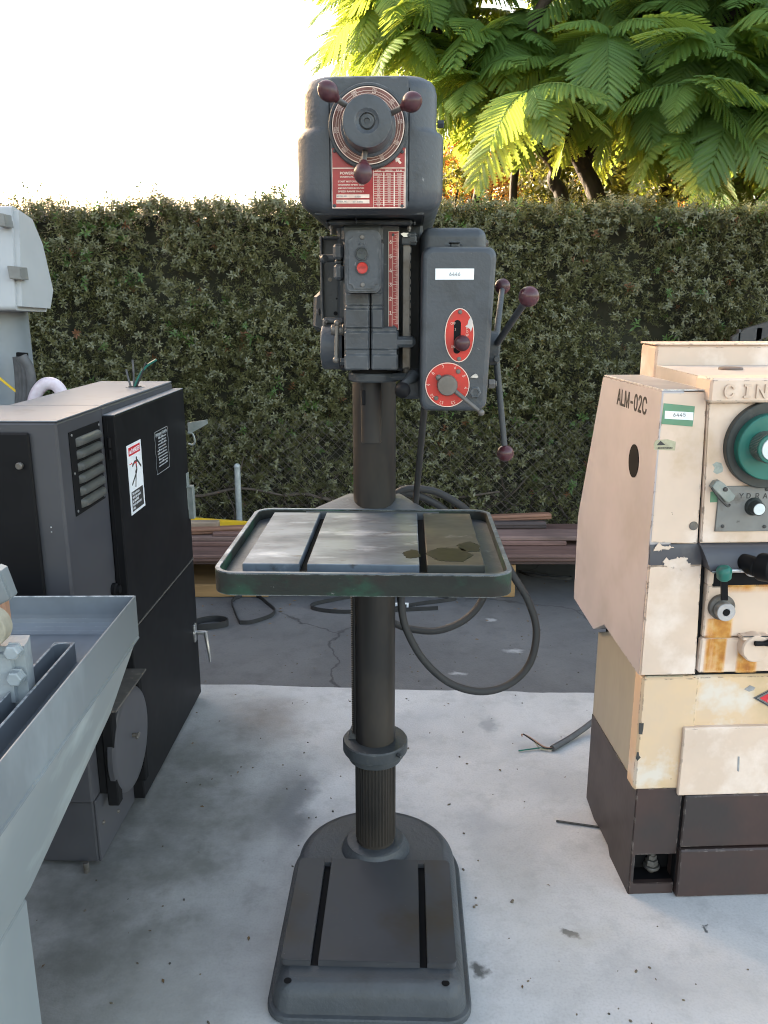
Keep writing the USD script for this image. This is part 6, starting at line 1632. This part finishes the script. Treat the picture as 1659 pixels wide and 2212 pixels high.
# diamond badge
dq_ = gpts('N3', [(735, 1795), (905, 1705), (1075, 1795), (905, 1890)], -.0015)
dsh = sg.Polygon(dq_)
bd = put('maker_badge', MB().poly(dsh, (0, .0005, 0), EX, EZ, 0, .0022), plate_grey, gm, False)
put('badge_field', MB().poly(dsh.buffer(-.008, join_style=2), (0, -.0017, 0), EX, EZ, 0, .0008), danger_red, bd, False)
m = MB(); ring_ = dsh.buffer(-.0028, join_style=2).exterior
for k in range(60):
    p = ring_.interpolate(k / 60, True)
    if k % 2:
        m.box(p.x - .0022, p.x + .0022, -.0024, -.0017, p.y - .0013, p.y + .0013, 0)
put('badge_border', m, print_dark, bd, False, kind='stuff')
c = g_('N3', 893, 1830, Y=-.0026); put('lettering', MB().text('M', .009, c, EX, EZ, .0004, True, 'l'), white_print, bd, False)
put('paint_stain', MB().poly(sg.Polygon(gpts('N3', [(640, 1700), (700, 1655), (760, 1680), (740, 1710), (690, 1725)], -.0012)), (0, -.0003, 0), EX, EZ, 0, .0006), print_grey, gm, False)
# power lead with its frayed wires lying on the slab
a = [WORLD.at('J', x, y, Z=z) for x, y, z in ((600, 250, .05), (515, 318, .032), (440, 375, .02), (350, 435, .013), (250, 492, .012))]
to = lambda w: GF.R.T @ (np.asarray(w) - GF.o)
put('power_lead', MB().tube([to(q) for q in a], .0105, 10, 6), cable_grey, gm, 60)
for mt, pts_ in ((copper, ((250, 492, .012), (190, 478, .016), (120, 430, .03), (75, 405, .04), (50, 402, .036), (55, 415, .03))), (black_rubber, ((250, 492, .013), (200, 488, .012), (130, 445, .024), (60, 398, .046))), (teal, ((250, 496, .01), (170, 490, .008), (100, 498, .006), (30, 508, .005))), (sticker_gold, ((250, 498, .008), (180, 498, .006), (150, 470, .012), (128, 440, .02)))):
    put('frayed_wire', MB().tube([to(WORLD.at('J', x, y, Z=z)) for x, y, z in pts_], .0026, 6, 4), mt, gm, 60)

# ------------------------------------------------------------------ thin rod on the slab, cart behind the grinder
a0, a1 = WORLD.at('J', 275, 966, Z=.004), WORLD.at('J', 640, 1018, Z=.004)
put('thin_rod', MB().cyl(a0, a1, .0032, seg=8), print_dark, label='thin dark rod lying on the slab, poking out from under the cream machine', cat='rod')
cart = thing('mesh_cart', 'black steel mesh cart standing behind the cream machine at the right edge', 'cart')
YC = 4.3
c0, c1, c2 = WORLD.at('I', 1000, 80, Y=YC), WORLD.at('I', 1060, 45, Y=YC), WORLD.at('I', 1180, 0, Y=YC)
bot = WORLD.at('I', 1000, 160, Y=YC)
put('top_rail', MB().hull([p + [0, dy, dz] for p in (c0 + [-.02, 0, -.06], c1 + [0, 0, -.045], c2 + [.35, 0, .05]) for dy in (0, .03) for dz in (-.03, .03)]), mesh_black, cart)
put('back_plate', MB().box(c1[0] - .05, c1[0] + .5, YC + .06, YC + .08, .3, c1[2] - .08, .002), black_matt, cart)
for dx, w in ((.0, .012), (.09, .03), (.42, .02)):
    for dy in (0,):
        put('upright', MB().box(c1[0] - .04 + dx, c1[0] - .04 + dx + w, YC + dy, YC + dy + .03, 0, c1[2] - .02 + .1 * dx, .002), mesh_black, cart)
m = MB()
for k in range(60):
    x = c1[0] - .04 + k * .009
    m.tube([[x, YC + .016, c1[2] - .05 + .08 * (k / 40)], [x + .12 * (1 if k % 2 else -1), YC + .017, c1[2] - .45]], .003, 3, smooth=False)
put('mesh_panel', m, mesh_black, cart, 30, kind='stuff')
put('shelf', MB().box(c1[0] - .04, c1[0] + .42, YC, YC + .53, .3, .33, .003), mesh_black, cart)

# ------------------------------------------------------------------ stack of brown boards on timber bearers
r = np.random.default_rng(9)
GRP = 'boards of the stack behind the drill press'


def board(label, x0, x1, y0, y1, z0, z1, mat, rot=0., name='board', cat='board', group=None, ridge=False):
    c = np.array([x0 if abs(rot) > 2 else (x0 + x1) / 2, y0, z0])
    f = Frame(c[0], c[1], rot, z0)
    path = '/World/' + numbered('/World', name)
    m = MB().box(x0 - c[0], x1 - c[0], 0, y1 - y0, 0, z1 - z0, .004)
    if ridge:
        for k in range(2):
            zz_ = (z1 - z0) * (.3 + .4 * k); m.box(x0 - c[0] + .002, x1 - c[0] - .002, -.006, .004, zz_ - .005, zz_ + .005, .002)
    ms = usdkit.mesh(stage, path, m.mesh(), mat)
    ms.AddTranslateOp().Set(Gf.Vec3d(*map(float, f.o))); ms.AddRotateZOp().Set(float(rot))
    tag(ms.GetPrim(), label, cat, group)


SY_ = 4.10


def zat(v, Y):
    return WORLD.at('p', 1150, v, Y=Y)[2]


def xat(u, v, Y):
    return WORLD.at('p', u, v, Y=Y)[0]


pw = pallet_wood
for k, (u, lab) in enumerate(((440, 'timber bearer under the left end of the board stack'), (1098, 'short timber bearer under the right part of the board stack'))):
    x = xat(u, 1275, SY_ + .02)
    board(lab, x - (.30 if k == 0 else .06), x + (.34 if k == 0 else .035), SY_ + .02, SY_ + .5, -.014, zat(1262 if k == 0 else 1220, SY_ + .02) - .002, pw, name='timber_bearer', cat='timber')
def yon(v, z):
    return WORLD.at('p', 1150, v, Z=z)[1]


z3 = zat(1199, SY_); y2 = yon(1180, z3); z2 = zat(1160.6, y2); y1 = yon(1143, z2); z1 = zat(1129, y1)
lay = [('lowest board of the stack, a thin dark plank on the timber bearers', -1.55, 1.10, SY_ + .012, SY_ + .55, zat(1221, SY_), zat(1215, SY_), 1, .0, False),
       ('ridged brown board second from the bottom of the stack', -1.5, 1.55, SY_, SY_ + .62, zat(1214.5, SY_), z3, 0, .2, True),
       ('wide reddish brown board third from the bottom of the stack', -1.48, .98, y2, y2 + .15, z3 + .0005, (z3 + z2) / 2, 2, .3, False),
       ('pinkish brown board on the wide reddish one in the stack', -1.40, 1.5, y2 + .01, y2 + .16, (z3 + z2) / 2 + .0005, z2, 5, .2, False),
       ('blackish ridged board near the top of the stack', -.1, .90, y1, y1 + .05, z2 + .0005, z1, 3, .25, True)]
for i, (lab, x0, x1, ya_, yb_, z0, z1_, mi, rot, ridge) in enumerate(lay):
    board(lab, x0, x1, ya_, yb_, z0 + .0005, z1_, planks_look[mi], rot, ridge=ridge)
zt_b = z2 + .034
pR, pL = WORLD.at('p', 1192, 1110, Z=zt_b), WORLD.at('p', 416, 1143, Z=zt_b)
yL_ = pL[1]
pL = pL + (pL - pR) * .2
board('rusty orange brown topmost board lying askew on the stack', pL[0], pL[0] + np.linalg.norm(pR - pL), pL[1], pL[1] + .05, z2 + .001, zt_b, planks_look[4], math.degrees(math.atan2(pR[1] - pL[1], pR[0] - pL[0])), ridge=True)
board('thin reddish strip lying on the left end of the board stack', xat(452, 1150, SY_ + .1), xat(600, 1150, SY_ + .1), y2 + .012, y2 + .05, z2 + .001, z2 + .02, planks_look[2], name='wood_strip', cat='strip')
yx = SY_ + .3
yx = yL_ + .055
q0, q1 = WORLD.at('N4', 130, 322, Y=yx), WORLD.at('N4', 372, 255, Y=yx)
zt0 = q0[2]
board('weathered grey offcut of wood under the yellow board', q0[0] - .3, q1[0], yx, yx + .06, zt0 - .03, q1[2], raw_wood, name='offcut', cat='offcut')
ya = SY_ + .5
pts_ = [WORLD.at('N4', x, y, Y=ya) for x, y in ((-60, 205), (620, 252), (1000, 280), (1000, 330), (620, 315), (-60, 310))]
put('yellow_board', MB().poly([(p[0], p[2]) for p in pts_], (0, ya + .03, 0), EX, EZ, 0, .03, .003), yellow_paint, label='bright yellow board lying along the back of the board stack', cat='board')

# ------------------------------------------------------------------ black strapping loops on the asphalt
def strap(label, pts, h=.020, w=.003, group=None, closed=True, name='rubber_belt'):
    p = [WORLD.at(*q, Z=-.016) for q in pts]
    if closed:
        p = p + [p[0]]
    c = spline(p, 8); c[:, 2] = -.0155
    t = np.gradient(c, axis=0); t /= np.linalg.norm(t, axis=1)[:, None]; nrm = np.c_[-t[:, 1], t[:, 0], 0 * t[:, 0]]
    sec = [(-w / 2, 0), (w / 2, 0), (w / 2, h), (-w / 2, h)]
    rings = [np.array([c[i] + nrm[i] * a + [0, 0, b] for a, b in sec]) for i in range(len(c))]
    put(name, MB().loft(rings), black_rubber, label=label, cat='belt', smooth=25)


strap('long narrow black belt loop left of the pillar, open end under the boards', [('N4', x, y) for x, y in ((540, 975), (505, 1010), (520, 1070), (570, 1190), (600, 1205), (700, 1198), (850, 1150), (905, 1110), (900, 1080), (830, 1020), (760, 965), (660, 940))], w=.004)
strap('pointed black belt loop running behind the pillar under the table', [('E', x, y) for x, y in ((705, 538), (560, 565), (505, 582), (520, 597), (610, 610), (720, 610), (880, 598), (1000, 575), (1180, 548), (1000, 530), (850, 525))], w=.004)
strap('straight black belt end right of the pillar with a pale tag', [('E', x, y) for x, y in ((890, 604), (980, 600), (1095, 594))], closed=False, w=.004)
strap('small coiled black belt beside the cabinet door handle', [('E', x, y) for x, y in ((-60, 672), (0, 655), (60, 648), (108, 655), (110, 672), (40, 685), (-40, 690))], h=.03, w=.005)
strap('black belt lying in the shade under the right end of the boards', [('N7', x, y) for x, y in ((520, 1120), (800, 1155), (1100, 1200), (1268, 1205), (1270, 1225), (1050, 1222), (700, 1180))], h=.014, w=.004)
a0 = WORLD.at('E', 922, 572, Z=0)
put('paper_tag', MB().box(a0[0] - .035, a0[0] + .04, a0[1], a0[1] + .003, -.0155, .012, .0005), white_print, label='small pale paper tag by the black belts behind the pillar', cat='tag')
